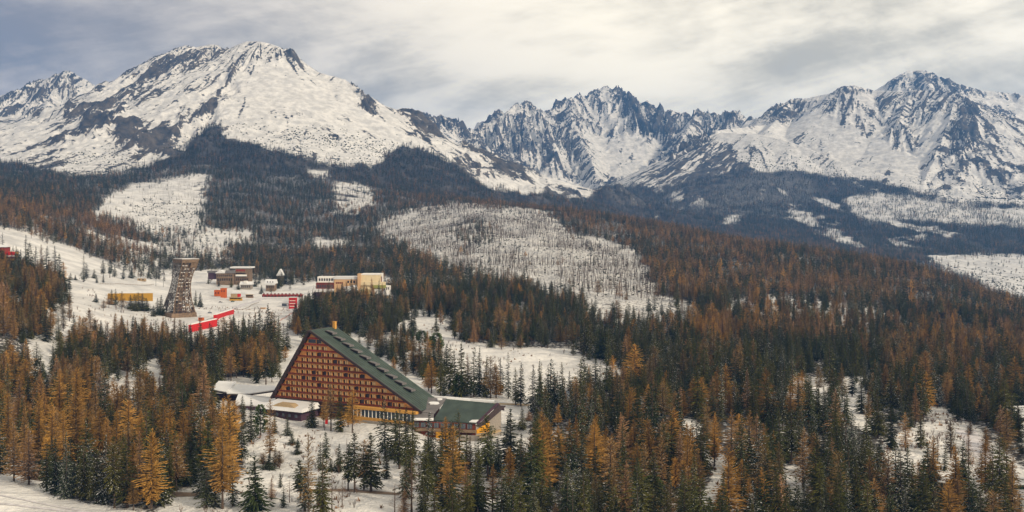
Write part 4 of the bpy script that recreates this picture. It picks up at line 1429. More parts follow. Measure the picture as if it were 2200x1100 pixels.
BR = raster([
    (.55, [(380, 1250), (375, 1060), (430, 990), (520, 945), (600, 925), (700, 930), (860, 965), (940, 1060), (930, 1250)]),
    (.10, [(440, 1010), (560, 950), (600, 960), (500, 1060), (430, 1080)]),
    (.75, [(690, 985), (860, 985), (930, 1100), (900, 1250), (600, 1250), (600, 1050)]),
    (.35, [(860, 960), (1160, 1000), (1200, 1250), (930, 1250)]),
    (1.0, [(1890, 950), (1980, 905), (2030, 875), (2100, 925), (2110, 1000), (2260, 1100), (2260, 1300), (1900, 1250), (1900, 1030)]),
    (.9, [(1440, 1250), (1480, 1080), (1500, 900), (1600, 960), (1600, 1250)]),
    (.25, [(760, 715), (960, 690), (1010, 760), (940, 790), (800, 760)]),
    (.15, [(1000, 735), (1300, 770), (1300, 850), (1050, 840)]),
    (.4, [(300, 1100), (300, 1040), (430, 1050), (420, 1100)]),
    (.25, [(140, 700), (200, 600), (640, 610), (600, 740), (150, 750)]),
], 0.0, 1.0)
X, Y = scatter(320, 1100, 3.4, 91, 1.0)
r = np.random.default_rng(92)
Z = height(X, Y, False)
px, py = project(X, Y, Z)
cl_ = fbm(X / 22.0, Y / 22.0, 3, 970)
k = r.random(X.shape) < look(BR, px, py) * np.clip((cl_ - 0.40) * 4.5, 0.04, 1.0)
X, Y, Z = X[k], Y[k], Z[k]
n = len(X)
s = r.uniform(0.4, 1.3, n)
stand('brushwood', np.stack([X, Y, Z], -1), r.uniform(0, 6.28, n), np.stack([s, s, s * r.uniform(.7, 1.7, n)], -1), r.integers(0, 3, n),
      protos('brush', [twigs(811), twigs(812, 2.4, 18), bush(813, M['larch_tan'], 8, 1.6, .9, .25)]))
print('brush', n)
# ================================================================ buildings
def flat_mat(key, col, **k):
    M[key] = painted(key, col, **k)


flat_mat('orange_wall', (0.80, 0.38, 0.13), var=0.2, scale=0.4)
flat_mat('curtain', (0.90, 0.63, 0.32), var=0.25, scale=1.0)
flat_mat('red_board', (0.15, 0.030, 0.014), var=0.3, scale=0.8)
flat_mat('red_gable', (0.24, 0.035, 0.025), var=0.3, scale=0.8)
flat_mat('dark_opening', (0.022, 0.016, 0.016), var=0.3, rough=0.3)
flat_mat('glass_dark', (0.04, 0.055, 0.075), var=0.2, rough=0.12, spec=0.6)
flat_mat('green_roof', (0.048, 0.066, 0.055), var=0.28, scale=0.15)
flat_mat('grey_roof', (0.135, 0.125, 0.125), var=0.25, scale=0.2)
flat_mat('fascia', (0.040, 0.026, 0.026), var=0.3)
flat_mat('purple_wall', (0.060, 0.030, 0.045), var=0.3)
flat_mat('yellow_wall', (0.52, 0.27, 0.06), var=0.15)
flat_mat('bright_yellow', (0.58, 0.27, 0.015), var=0.12)
flat_mat('tan', (0.36, 0.26, 0.15), var=0.2)
flat_mat('concrete', (0.26, 0.23, 0.20), var=0.2)
flat_mat('cream', (0.66, 0.55, 0.36), var=0.1, scale=0.2)
flat_mat('olive', (0.26, 0.27, 0.075), var=0.15)
flat_mat('apricot', (0.56, 0.36, 0.20), var=0.12)
flat_mat('white', (0.72, 0.70, 0.68), var=0.1)
flat_mat('red', (0.47, 0.014, 0.012), var=0.15, scale=0.6)
flat_mat('tangerine', (0.46, 0.095, 0.012), var=0.15)
flat_mat('board_yellow', (0.46, 0.25, 0.025), var=0.2)
flat_mat('timber', (0.19, 0.13, 0.085), var=0.4, scale=0.5)
flat_mat('timber_grey', (0.20, 0.18, 0.165), var=0.4, scale=0.5)
flat_mat('steel', (0.16, 0.16, 0.17), var=0.2)
flat_mat('slate', (0.12, 0.14, 0.17), var=0.2)
flat_mat('green_paint', (0.015, 0.09, 0.055), var=0.2)
flat_mat('dirt', (0.20, 0.14, 0.095), var=0.4, scale=0.3)
flat_mat('packed_snow', (0.52, 0.50, 0.52), var=0.25, scale=0.4)

# ---------------------------------------------------------------- the pyramid hotel
HB = Vector((-125.5, 520.0, 0.6))
hotel = empty('pyramid_hotel', HB, math.atan2(-0.438, 0.899), 'huge triangular hotel with orange balconied front under a long green sloping roof', 'hotel')
Z0, HA, XA, XL = 7.9, 35.5, 23.7, 89.0
ZA = Z0 + HA


def xl(z):
    return XA * (z - Z0) / HA


def xr(z):
    return XL - (XL - XA) * (z - Z0) / HA


b = MB()
b.hexa([(0.3, .9, Z0), (XL - .6, .9, Z0), (XL - .6, 20, Z0), (0.3, 20, Z0)], [(XA - .1, .9, ZA - .6), (XA + .1, .9, ZA - .6), (XA + .1, 20, ZA - .6), (XA - .1, 20, ZA - .6)])
b.build('gable_wall', M['orange_wall'], hotel)
b = MB().box(0, XL, 0.6, 20, -3.0, Z0 - 0.05)
b.build('base_wall', M['red_board'], hotel)
# roof slopes: slabs that stand proud of the gable
nx = Vector((HA, 0, XL - XA)).normalized()


def slab(x0, z0_, x1, z1_, y0, y1, th, nrm):
    o0, o1 = Vector((x0, 0, z0_)), Vector((x1, 0, z1_))
    q = nrm * th
    return [(o0.x, y0, o0.z), (o1.x, y0, o1.z), (o1.x, y1, o1.z), (o0.x, y1, o0.z)], [(o0.x + q.x, y0, o0.z + q.z), (o1.x + q.x, y0, o1.z + q.z), (o1.x + q.x, y1, o1.z + q.z), (o0.x + q.x, y1, o0.z + q.z)]


b = MB()
lo, hi = slab(XA, ZA, XL + 1.0, Z0 - 0.6, -0.9, 20.8, 0.9, nx)
b.hexa(lo, hi)
roof = b.build('roof', M['green_roof'], hotel)
b = MB()
lo, hi = slab(XA - .2, ZA - 0.2, XL + 2.0, Z0 - 1.2, -1.5, -0.95, 1.15, nx)
b.hexa(lo, hi)
b.build('roof_edge', M['fascia'], hotel)
nl = Vector((-HA, 0, XA)).normalized()
b = MB()
lo, hi = slab(-0.8, Z0 - 1.0, XA + 0.1, ZA + .2, -1.7, 20.5, 1.1, nl)
b.hexa(lo, hi)
b.build('roof_side', M['fascia'], hotel)
# seams of the sheet-metal roof
b = MB()
for k in range(1, 11):
    y = -0.9 + k * 21.7 / 11
    lo, hi = slab(XA + .3, ZA - 0.16, XL + .8, Z0 - 0.45, y - .06, y + .06, 1.0, nx)
    b.hexa(lo, hi)
tag(b.build('roof_seams', M['green_roof'], roof), kind='stuff')
# hooded skylights down the slope
hood_me = None
for k in range(10):
    t = 0.075 + 0.082 * k
    cx, cz = XA + (XL - XA) * t, ZA - HA * t
    if hood_me is None:
        q = MB()
        q.hexa([(-2.6, -1.5, .2), (2.6, -1.5, .2), (2.6, 2.5, .2), (-2.6, 2.5, .2)], [(-2.6, -1.6, 1.15), (2.3, -1.6, 1.15), (2.2, 2.5, .8), (-2.4, 2.5, .8)])
        h_ = q.build('skylight_hood', M['grey_roof'], roof)
        hood_me = h_.data
        q = MB().box(-2.4, 2.1, -1.7, -1.6, .3, 1.05)
        g_ = q.build('skylight_pane', M['dark_opening'], h_)
        g_me = g_.data
        s_me = me_of('hood_snow', (lambda z: (z.v, z.f))(MB().hexa([(-2.4, -1.3, 1.15), (2.1, -1.3, 1.15), (2.1, 1.5, .91), (-2.4, 1.5, .91)], [(-2.4, -1.3, 1.24), (2.1, -1.3, 1.24), (2.1, 1.5, 1.0), (-2.4, 1.5, 1.0)])), M['grey_roof'])
        inst('hood_top', s_me, h_)
    else:
        h_ = inst('skylight_hood', hood_me, roof)
        inst('skylight_pane', g_me, h_)
        inst('hood_top', s_me, h_)
    h_.location = (cx + .5, 9.5, cz + .95)
    h_.rotation_euler = (0, math.atan2(HA, XL - XA) * 0.45, 0)
# chimney at the top
q = MB().box(XA + .9, XA + 2.4, 17.4, 19.0, ZA - 2, ZA + 3.4)
q.box(XA + .8, XA + 2.5, 17.3, 19.1, ZA + 3.4, ZA + 3.7)
q.build('chimney', M['yellow_wall'], hotel)
# floors
FH = 3.17
win_me = door_me = part_me = None
for k in range(11):
    z = Z0 + k * FH
    ztop = z + FH
    a0, a1 = xl(z) + .4, xr(z) - .9
    a0t, a1t = xl(z + 1.0) + .3, xr(z + 1.0) - .8
    if a1t - a0t < 1.5:
        break
    q = MB()
    q.hexa([(a0, -0.45, z), (a1, -0.45, z), (a1, -0.28, z), (a0, -0.28, z)], [(a0t, -0.45, z + .88), (a1t, -0.45, z + .88), (a1t, -0.28, z + .88), (a0t, -0.28, z + .88)])
    bal = q.build('balcony_rail' if k < 10 else 'gable_board', M['red_board'] if k < 8 else M['red_gable'], hotel)
    q = MB().box(a0, a1, -0.26, .88, z - .12, z + .1)
    q.build('balcony_floor', M['orange_wall'], hotel)
    if k == 0:
        q = MB().box(-.3, XL - .3, -0.6, .5, z - .7, z - .14)
        q.build('floor_band', M['fascia'], hotel)
    if k == 9:
        q = MB().box(xl(ztop) + .4, xr(ztop) - 1.0, 0.7, .88, z + 1.0, ztop - .3)
        q.build('window_strip', M['glass_dark'], hotel)
    bay = 3.32
    n = int(XL / bay)
    for i in range(n + 1):
        x = i * bay + 0.9
        if x - 0.6 < xl(ztop) + 0.3 or x + 2.9 > xr(ztop) - 0.3:
            continue
        if k >= 9 and (i % 2):
            continue
        rv = random.random()
        if win_me is None:
            w_ = MB().box(-1.0, 1.0, 0, .1, 0, 1.8).build('window', M['curtain'], hotel)
            win_me = w_.data
            fr = MB()
            fr.box(-1.08, 1.08, -.06, .0, -.1, 0).box(-1.08, 1.08, -.06, 0, 1.8, 1.9).box(-1.08, -1.0, -.06, 0, 0, 1.8).box(1.0, 1.08, -.06, 0, 0, 1.8).box(-.09, .09, -.06, 0, 0, 1.8)
            fr_me = me_of('window_frame', (fr.v, fr.f), M['red_board'])
            inst('window_frame', fr_me, w_)
            w_dark = win_me.copy()
            w_dark.materials.clear()
            w_dark.materials.append(M['glass_dark'])
        else:
            w_ = inst('window', win_me if rv < .82 else w_dark, hotel)
            inst('window_frame', fr_me, w_)
        w_.location = (x + 1.55, .74, z + .75)
        if door_me is None:
            d_ = MB().box(-.32, .32, 0, .12, 0, 2.25).build('balcony_door', M['dark_opening'], hotel)
            door_me = d_.data
        else:
            d_ = inst('balcony_door', door_me, hotel)
        d_.location = (x, .76, z + .12)
        if part_me is None:
            d_ = MB().box(-.08, .08, .2, .88, 0, 2.95).build('balcony_divider', M['orange_wall'], hotel)
            part_me = d_.data
        else:
            d_ = inst('balcony_divider', part_me, hotel)
        d_.location = (x - .62, 0, z + .1)
# ground floor: yellow bands with a long window between, under the right half
MB().box(52, 89.5, -3.6, .55, 6.5, 7.7).build('upper_band', M['yellow_wall'], hotel)
MB().box(52, 89.5, -3.6, .55, 1.3, 2.7).build('lower_band', M['yellow_wall'], hotel)
MB().box(52.3, 89.2, -3.0, .5, 2.72, 6.48).build('dining_window', M['glass_dark'], hotel)
MB().box(52, 90, -4.6, .5, -3, 1.28).build('plinth', M['concrete'], hotel)
pm = None
for i in range(17):
    x = 52.6 + i * 2.25
    if pm is None:
        pm = MB().box(-.14, .14, -.3, .0, 2.72, 6.48).build('mullion', M['white'], hotel)
        pm.location = (x, -3.02, 0)
    else:
        inst('mullion', pm.data, hotel, (x, -3.02, 0))
MB().box(28, 52, -2.5, .5, 5.2, 6.0).build('canopy', M['fascia'], hotel)
for i in range(8):
    inst('window', w_dark, hotel, (29.5 + i * 2.8, .45, 2.2))


# ---------------------------------------------------------------- annexes from points of the place
def wall_between(p, q, z0, z1, th=0.5):
    """upright wall from P to Q"""
    d = Vector((q[0] - p[0], q[1] - p[1], 0)).normalized()
    nn = Vector((-d.y, d.x, 0)) * th
    bt = [(p[0], p[1], z0), (q[0], q[1], z0), (q[0] + nn.x, q[1] + nn.y, z0), (p[0] + nn.x, p[1] + nn.y, z0)]
    return bt, [(v[0], v[1], z1) for v in bt]


def plate(pts, th):
    """a sheet through four points, TH thick downwards"""
    return [(p[0], p[1], p[2] - th) for p in pts], [tuple(p) for p in pts]


# front annexe with a snowy roof, dark purple walls
an = empty('hotel_annexe', HB, hotel.rotation_euler.z, 'dark purple single-storey annexe with thick snow roof at the foot of the triangular front', 'annexe')
MB().box(2.5, 29, -15, -.8, -3, 4.7).build('wall', M['purple_wall'], an)
MB().hexa([(1, -16.5, 4.72), (31, -16.5, 4.72), (31, -.7, 4.72), (1, -.7, 4.72)], [(3, -14.5, 5.6), (29, -14.5, 5.6), (29, -1, 7.2), (3, -1, 7.2)]).build('roof', M['snow'], an)
MB().hexa([(8, -12.8, 5.5), (24, -12.8, 5.5), (24, -8, 5.5), (8, -8, 5.5)], [(12, -12.0, 7.3), (20, -12.0, 7.3), (20, -8, 7.4), (12, -8, 7.4)]).build('roof_lantern', M['tan'], an)
MB().box(.9, 31.1, -16.6, -.75, 4.3, 4.71).build('eave', M['fascia'], an)
for i in range(6):
    x = 6 + i * 4
    w_ = MB().box(x - .8, x + .8, -15.06, -15, 1.6, 3.1).build('window', M['glass_dark'] if i < 4 else M['slate'], an)
ax = empty('hotel_annexe', P(552, 868, 520)[:2] + (0.8,), 0, 'low purple-walled annexe with square snow roof left of the triangular hotel', 'annexe')
o0 = Vector(ax.location)


def loc(px, py, Y, o_):
    return Vector(P(px, py, Y)) - o_


q = MB()
ps = [loc(503, 868, 519, o0), loc(604, 873, 512, o0), loc(604, 855, 533, o0), loc(512, 846, 538, o0)]
q.hexa(*plate(ps, .7))
q.build('roof', M['snow'], ax)
q = MB()
q.hexa([(p.x, p.y, -4.5) for p in ps], [(p.x * .97, p.y, p.z - .72) for p in ps])
q.build('wall', M['purple_wall'], ax)
for i in range(5):
    p = ps[0].lerp(ps[1], .1 + .19 * i)
    MB().box(p.x - .9, p.x + .9, p.y - .05, p.y + .2, .2, 2.0).build('window', M['slate'], ax)
ay = empty('hotel_annexe', P(520, 850, 545)[:2] + (1.5,), 0, 'long low hall with wavy snow-laden roof and orange end wall beside the hotel', 'annexe')
o1 = Vector(ay.location)
q = MB()
A, B, C_, D = loc(452, 836, 548, o1), loc(487, 842, 541, o1), loc(507, 820, 556, o1), loc(470, 818, 560, o1)
q.hexa(*plate([A, B, C_, D], .8))
A, B, C_, D = loc(488, 845, 540, o1), loc(538, 845, 537, o1), loc(560, 830, 552, o1), loc(502, 824, 556, o1)
q.hexa(*plate([A, B, C_, D], .8))
A, B, C_, D = loc(538, 844.5, 537, o1), loc(592, 837, 533, o1), loc(592, 828, 546, o1), loc(556, 828, 552, o1)
q.hexa(*plate([A, B, C_, D], .8))
q.build('roof', M['snow'], ay)
q = MB()
for (pa, pb) in (((452, 838, 547.9), (487, 844.5, 540.9)), ((488, 847, 539.9), (538, 847.5, 536.9)), ((538, 847, 536.8), (592, 839.5, 532.8))):
    u_, v_ = loc(*pa, o1), loc(*pb, o1)
    q.hexa([(u_.x, u_.y - .3, u_.z - .6), (v_.x, v_.y - .3, v_.z - .6), (v_.x, v_.y + .4, v_.z - .6), (u_.x, u_.y + .4, u_.z - .6)],
           [(u_.x, u_.y - .3, u_.z + .15), (v_.x, v_.y - .3, v_.z + .15), (v_.x, v_.y + .4, v_.z + .15), (u_.x, u_.y + .4, u_.z + .15)])
q.build('eave', M['fascia'], ay)
u_, v_ = loc(540, 848, 539, o1), loc(592, 840, 535, o1)
MB().hexa(*wall_between(u_, v_, -3, min(u_.z, v_.z) - .8)).build('end_wall', M['orange_wall'], ay)
u_, v_ = loc(456, 840, 549, o1), loc(538, 847, 540, o1)
MB().hexa(*wall_between(u_, v_, -3, min(u_.z, v_.z) - .9)).build('wall', M['purple_wall'], ay)

# ---------------------------------------------------------------- restaurant wing
wg = empty('restaurant_wing', P(980, 905, 475)[:2] + (0.0,), 0, 'low wing with green pitched roof, yellow panel and terrace at the hotel\'s sloping end', 'building')
o2 = Vector(wg.location)
E1, E2, R1, R2 = (loc(931, 902, 475.7, o2), loc(1024, 908, 469, o2), loc(959, 857, 493, o2), loc(1067, 867, 480.5, o2))
K1, K2 = R1 + Vector((3, 12, -5)), R2 + Vector((3, 12, -5))
q = MB().hexa(*plate([E1, E2, R2, R1], .6))
rf = q.build('roof', M['green_roof'], wg)
MB().hexa(*plate([R1 + Vector((0, .02, 0)), R2 + Vector((0, .02, 0)), K2, K1], .6)).build('back_roof', M['green_roof'], wg)
q = MB()
for i in range(1, 12):
    t = i / 12
    a_, b_ = E1.lerp(E2, t) + Vector((0, 0, .03)), R1.lerp(R2, t) + Vector((0, 0, .03))
    q.bar(a_, b_, .07, 4)
tag(q.build('roof_seams', M['green_roof'], rf), kind='stuff')
q = MB()
q.bar(R2 + Vector((.3, 0, -.2)), E2 + Vector((.3, 0, -.3)), .65, 4)
q.bar(R2 + Vector((.3, .4, -.2)), K2 + Vector((.3, 0, -.3)), .6, 4)
q.build('roof_edge', M['purple_wall'], wg)
# second, lower roof layer along the open end
off = Vector((4.4, 1.6, -1.3))
q = MB().hexa(*plate([E2 + Vector((.9, .3, -.8)), E2 + off * .75 + Vector((0, .3, -.3)), R2 + off, R2 + Vector((.9, .2, -.8))], .5))
q.build('lower_roof', M['fascia'], wg)
# grey linking roof
ps = [loc(889, 883, 483, o2), loc(932, 888, 479, o2), loc(960, 856, 494, o2), loc(897, 852, 500, o2)]
lk = MB().hexa(*plate(ps, .6)).build('link_roof', M['grey_roof'], wg)
q = MB()
c0 = (ps[0] + ps[2]) / 2
for (dx, dy, s_) in ((1.5, 1.0, 1.9), (2.9, .2, 1.1), (4.2, 4.6, 1.0)):
    z_ = c0.z + .5 + dy * .36 - 0.1
    n_ = 9
    ring = [(c0.x + dx + s_ * 1.7 * math.cos(6.28 * j / n_) * (0.8 + .3 * math.sin(j * 2.3)), c0.y + dy + s_ * .6 * math.sin(6.28 * j / n_), z_ + .22 * math.sin(6.28 * j / n_) * s_) for j in range(n_)]
    q.hexa([(p[0], p[1], p[2] - .7) for p in ring], ring)
q.build('snow_patch', M['snow'], lk)
# strip of roof in front of the link, snow along its edge
ps = [loc(889, 902, 473, o2), loc(932, 902.5, 473, o2), loc(932, 889, 478.6, o2), loc(888, 884, 482.6, o2)]
lf = MB().hexa(*plate(ps, .5)).build('front_roof', M['grey_roof'], wg)
MB().hexa(*plate([ps[0] + Vector((0, -.1, .25)), ps[1] + Vector((-.2, -.1, .25)), ps[1] + Vector((-.2, 1.0, .8)), ps[0] + Vector((0, 1.0, .75))], .5)).build('roof_snow', M['snow'], lf)
MB().hexa(*plate([E1.lerp(E2, .83) + Vector((0, -.1, .25)), E2 + Vector((-.3, -.1, .25)), E2.lerp(R2, .12) + Vector((-.3, 0, .3)), E1.lerp(E2, .85).lerp(R1.lerp(R2, .86), .09) + Vector((0, 0, .3))], .3)).build('roof_snow', M['snow'], rf)
# bank of snow sliding off the main roof
q = MB()
line = [(872, 813, 515), (885, 824, 512), (900, 838, 508), (915, 848, 504), (935, 853, 501), (960, 854, 499), (1010, 858, 497), (1062, 862, 492)]
for a_, b_, wa, wb in zip(line[:-1], line[1:], (.4, 2.0, 2.4, 1.6, 1.2, .8, .5), (2.0, 2.4, 1.6, 1.2, .8, .5, .3)):
    u_, v_ = loc(*a_, o2), loc(*b_, o2)
    q.hexa([(u_.x, u_.y, u_.z - wa * 2.0), (v_.x, v_.y, v_.z - wb * 2.0), (v_.x, v_.y + 3, v_.z - wb * 2.0), (u_.x, u_.y + 3, u_.z - wa * 2.0)],
           [(u_.x, u_.y + wa, u_.z), (v_.x, v_.y + wb, v_.z), (v_.x, v_.y + 3, v_.z), (u_.x, u_.y + 3, u_.z)])
q.build('snow_bank', M['snow'], wg)
# walls below
f0, f1 = loc(889, 903, 474, o2), E2 + Vector((-.6, 1.2, 0))
f1w = Vector((f1.x, f1.y, 0))
b_, t_ = wall_between(Vector((f0.x, f0.y + 1.2, 0)), f1w, -6.5, 4.3)
MB().hexa(b_, t_).build('front_wall', M['red_board'], wg)
wm = None
for i in range(9):
    t = .06 + i * .108
    p = Vector((f0.x, f0.y + 1.2, 0)).lerp(f1w, t)
    if wm is None:
        wm = MB().box(-1.5, 1.5, -.12, 0, 1.7, 4.0).build('window', M['glass_dark'], wg)
        wm.location = (p.x, p.y, 0)
        MB().box(-1.6, -1.5, -.2, 0, 1.6, 4.1).box(1.5, 1.6, -.2, 0, 1.6, 4.1).box(-.05, .05, -.2, -.12, 1.7, 4.0).build('window_frame', M['concrete'], wm)
        wf_me = wm.children[0].data
    else:
        w_ = inst('window', wm.data, wg, (p.x, p.y, 0))
        inst('window_frame', wf_me, w_)
# balcony and orange panel under the windows
b_, t_ = wall_between(Vector((f0.x + 1, f0.y - .8, 0)), Vector((f1.x, f1.y - 2.2, 0)), 0.2, 1.35, 1.9)
MB().hexa(b_, t_).build('balcony', M['timber'], wg)
pa, pb = loc(937, 925, 472.5, o2), loc(962, 926, 471, o2)
b_, t_ = wall_between(Vector((pa.x, pa.y - 1.2, 0)), Vector((pb.x, pb.y - 1.2, 0)), -2.9, .1, .8)
MB().hexa(b_, t_).build('orange_panel', M['bright_yellow'], wg)
# terrace running back along the open end
T0, T1 = loc(1030, 937, 465, o2), loc(1077, 911, 480, o2)
T0.z = T1.z = -1.0
b_, t_ = wall_between(T0, T1, -1.5, -.7, 2.6)
MB().hexa(b_, t_).build('terrace_slab', M['tan'], wg)
TL = loc(975, 935, 467, o2)
b_, t_ = wall_between(Vector((TL.x, TL.y, 0)), Vector((T0.x, T0.y, 0)), -4.5, -.8, 2.5)
MB().hexa(b_, t_).build('terrace_wall', M['concrete'], wg)
b_, t_ = wall_between(T0 + Vector((.6, .8, 0)), T1 + Vector((.2, .5, 0)), -5, -1.55, 1.5)
MB().hexa(b_, t_).build('terrace_base', M['concrete'], wg)
e0, e1 = Vector((f1.x + .2, f1.y, 0)), Vector((R2.x + 2.2, R2.y + 1.5, 0))
b_, t_ = wall_between(e0, e1, -5, 3.3, .6)
t_[1] = (t_[1][0], t_[1][1], 8.2)
t_[2] = (t_[2][0], t_[2][1], 8.2)
MB().hexa(b_, t_).build('end_wall', M['concrete'], wg)
g0, g1 = e0.lerp(e1, .02), e0.lerp(e1, .52)
dn = Vector((e1.y - e0.y, -(e1.x - e0.x), 0)).normalized() * .25
b_, t_ = wall_between(g0 + dn, g1 + dn, -.6, 1.3, .2)
t_[1] = (t_[1][0], t_[1][1], 4.2)
t_[2] = (t_[2][0], t_[2][1], 4.2)
MB().hexa(b_, t_).build('yellow_panel', M['bright_yellow'], wg)

# ---------------------------------------------------------------- lattice tower
tf = foot(383, 680)
TY = tf.y
mp = TY / F
tw = empty('lattice_tower', (tf.x, tf.y, tf.z - .3), 0, 'tall flaring tower of weathered timber lattice with snow on its open top', 'tower')
SIL = [(681, 338, 421), (671, 345, 418), (655, 351, 413), (641, 356, 410), (630, 361, 409), (614, 366, 408), (605, 368, 409), (589, 370, 413), (573, 371, 421), (557, 370, 427)]


def corners(row):
    l_ = np.interp(-row, [-s[0] for s in SIL], [s[1] for s in SIL])
    r_ = np.interp(-row, [-s[0] for s in SIL], [s[2] for s in SIL])
    z_ = (681 - row) * mp
    wd_ = (r_ - l_) * mp
    xl_, xr_ = (l_ - 383) * mp, (r_ - 383) * mp
    return [Vector((xl_, .10 * wd_, z_)), Vector((xl_ + .50 * wd_, -.34 * wd_, z_)), Vector((xr_, .06 * wd_, z_)), Vector((xl_ + .52 * wd_, .45 * wd_, z_))]


NL = 17
rows_ = [681 - (681 - 557) * i / NL for i in range(NL + 1)]
CR = [corners(r_) for r_ in rows_]
grey, brown, snowb, dk = MB(), MB(), MB(), MB()
rt = random.Random(5)
for side_ in range(4):
    tgt = grey if side_ in (0, 3) else brown
    nd = 5
    for i in range(NL):
        for j in range(nd):
            a0_, a1_ = CR[i][side_].lerp(CR[i][(side_ + 1) % 4], j / nd), CR[i][side_].lerp(CR[i][(side_ + 1) % 4], (j + 1) / nd)
            b0_, b1_ = CR[i + 1][side_].lerp(CR[i + 1][(side_ + 1) % 4], j / nd), CR[i + 1][side_].lerp(CR[i + 1][(side_ + 1) % 4], (j + 1) / nd)
            tgt.bar(a0_, b0_, .27, 4)
            tgt.bar(a0_, a1_, .24, 4)
            if rt.random() < .75:
                (tgt if rt.random() < .8 else dk).bar(a0_, b1_, .24, 3)
            else:
                tgt.bar(a1_, b0_, .24, 3)
            if rt.random() < .16:
                (dk if rt.random() < .7 else tgt).add([a0_ * .97, a1_ * .97, b1_ * .97 + Vector((0, 0, .03 * b1_.z)), b0_ * .97 + Vector((0, 0, .03 * b0_.z))], [(0, 1, 2, 3)])
            if rt.random() < .36:
                m0 = a0_.lerp(a1_, .2)
                m1 = a0_.lerp(a1_, .85)
                snowb.bar(m0 + Vector((0, 0, .42)), m1 + Vector((0, 0, .42)), .34, 4)
for k in range(4):
    q = MB()
    for i in range(NL):
        q.bar(CR[i][k], CR[i + 1][k], .6, 4)
    q.build('corner_post', M['timber_grey'] if k in (0, 3) else M['timber'], tw)
tag(grey.build('grey_lattice', M['timber_grey'], tw), kind='stuff')
tag(brown.build('brown_lattice', M['timber'], tw), kind='stuff')
tag(snowb.build('clinging_snow', M['snow'], tw), kind='stuff')
tag(dk.build('dark_boards', M['fascia'], tw), kind='stuff')
# stair core inside
q = MB()
for i in range(NL):
    c0_, c1_ = sum(CR[i], Vector()) / 4, sum(CR[i + 1], Vector()) / 4
    q.hexa([c0_ + (p - c0_) * .24 for p in CR[i]], [c1_ + (p - c1_) * .24 for p in CR[i + 1]])
q.build('stair_core', M['timber_grey'], tw)
q = MB()
q.hexa([p + Vector((0, 0, .1)) for p in CR[NL]], [p + Vector((0, 0, .5)) for p in CR[NL]])
q.build('top_deck', M['snow'], tw)
q = MB()
for side_ in (0, 1):
    a_, b_ = CR[NL - 1][side_], CR[NL - 1][side_ + 1]
    c_, d_ = CR[NL][side_], CR[NL][side_ + 1]
    o_ = Vector((0, -.5, 0))
    q.hexa([a_ + o_, b_ + o_, b_ + o_ * .2, a_ + o_ * .2], [c_ + o_, d_ + o_, d_ + o_ * .2, c_ + o_ * .2])
q.build('top_band', M['timber'], tw)
q = MB()
q.hexa([CR[0][k] * 1.0 + Vector((0, -1.5 if k == 1 else 0, -2)) for k in range(4)], [CR[0][k] * 1.0 + Vector((0, -1.5 if k == 1 else 0, 4.2)) for k in range(4)])
q.build('base_storey', M['timber'], tw)


# ---------------------------------------------------------------- village houses
def block(parent, o_, name, pxl, pxr, rb, rtp, Y, depth, mat, dy=0.0):
    """upright box whose front shows from pxl to pxr and from row rtp to rb"""
    a_, b_ = Vector(P(pxl, rb, Y)) - o_, Vector(P(pxr, rtp, Y)) - o_
    return MB().box(a_.x, b_.x, a_.y + dy, a_.y + depth, a_.z, b_.z).build(name, M[mat], parent)


def windows(parent, o_, pxl, pxr, r0, r1, Y, n, mat='glass_dark', fill=.55, name='window'):
    me = None
    for i in range(n):
        c = pxl + (pxr - pxl) * (i + .5) / n
        hw = (pxr - pxl) / n * fill / 2
        a_, b_ = Vector(P(c - hw, r1, Y)) - o_, Vector(P(c + hw, r0, Y)) - o_
        if me is None:
            me = MB().box(-(b_.x - a_.x) / 2, (b_.x - a_.x) / 2, -.15, -.003, 0, b_.z - a_.z).build(name, M[mat], parent)
            me.location = ((a_.x + b_.x) / 2, a_.y, a_.z)
            me = me.data
        else:
            inst(name, me, parent, ((a_.x + b_.x) / 2, a_.y, a_.z))


def gable(parent, o_, pxl, pxr, re, rr, Y, depth, over=1.0, mat='snow', along=True, name='roof'):
    a_, b_ = Vector(P(pxl, re, Y)) - o_, Vector(P(pxr, rr, Y)) - o_
    x0, x1, y0, y1, z0, z1 = a_.x - over, b_.x + over, a_.y - over, a_.y + depth + over, a_.z, b_.z
    ym, xm = (y0 + y1) / 2, (x0 + x1) / 2
    if along:
        vs = [(x0, y0, z0), (x1, y0, z0), (x1, y1, z0), (x0, y1, z0), (x0, ym, z1), (x1, ym, z1)]
        fs = [(0, 1, 5, 4), (2, 3, 4, 5), (0, 4, 3), (1, 2, 5), (0, 3, 2, 1)]
    else:
        vs = [(x0, y0, z0), (x1, y0, z0), (x1, y1, z0), (x0, y1, z0), (xm, y0, z1), (xm, y1, z1)]
        fs = [(1, 2, 5, 4), (3, 0, 4, 5), (0, 1, 4), (2, 3, 5), (0, 3, 2, 1)]
    return MB().add(vs, fs).build(name, M[mat], parent)


def site(name, px, row, label, cat, group=None):
    p = foot(px, row)
    o_ = Vector((p.x, p.y, p.z))
    return empty(name, o_, 0, label, cat, group), o_, p.y


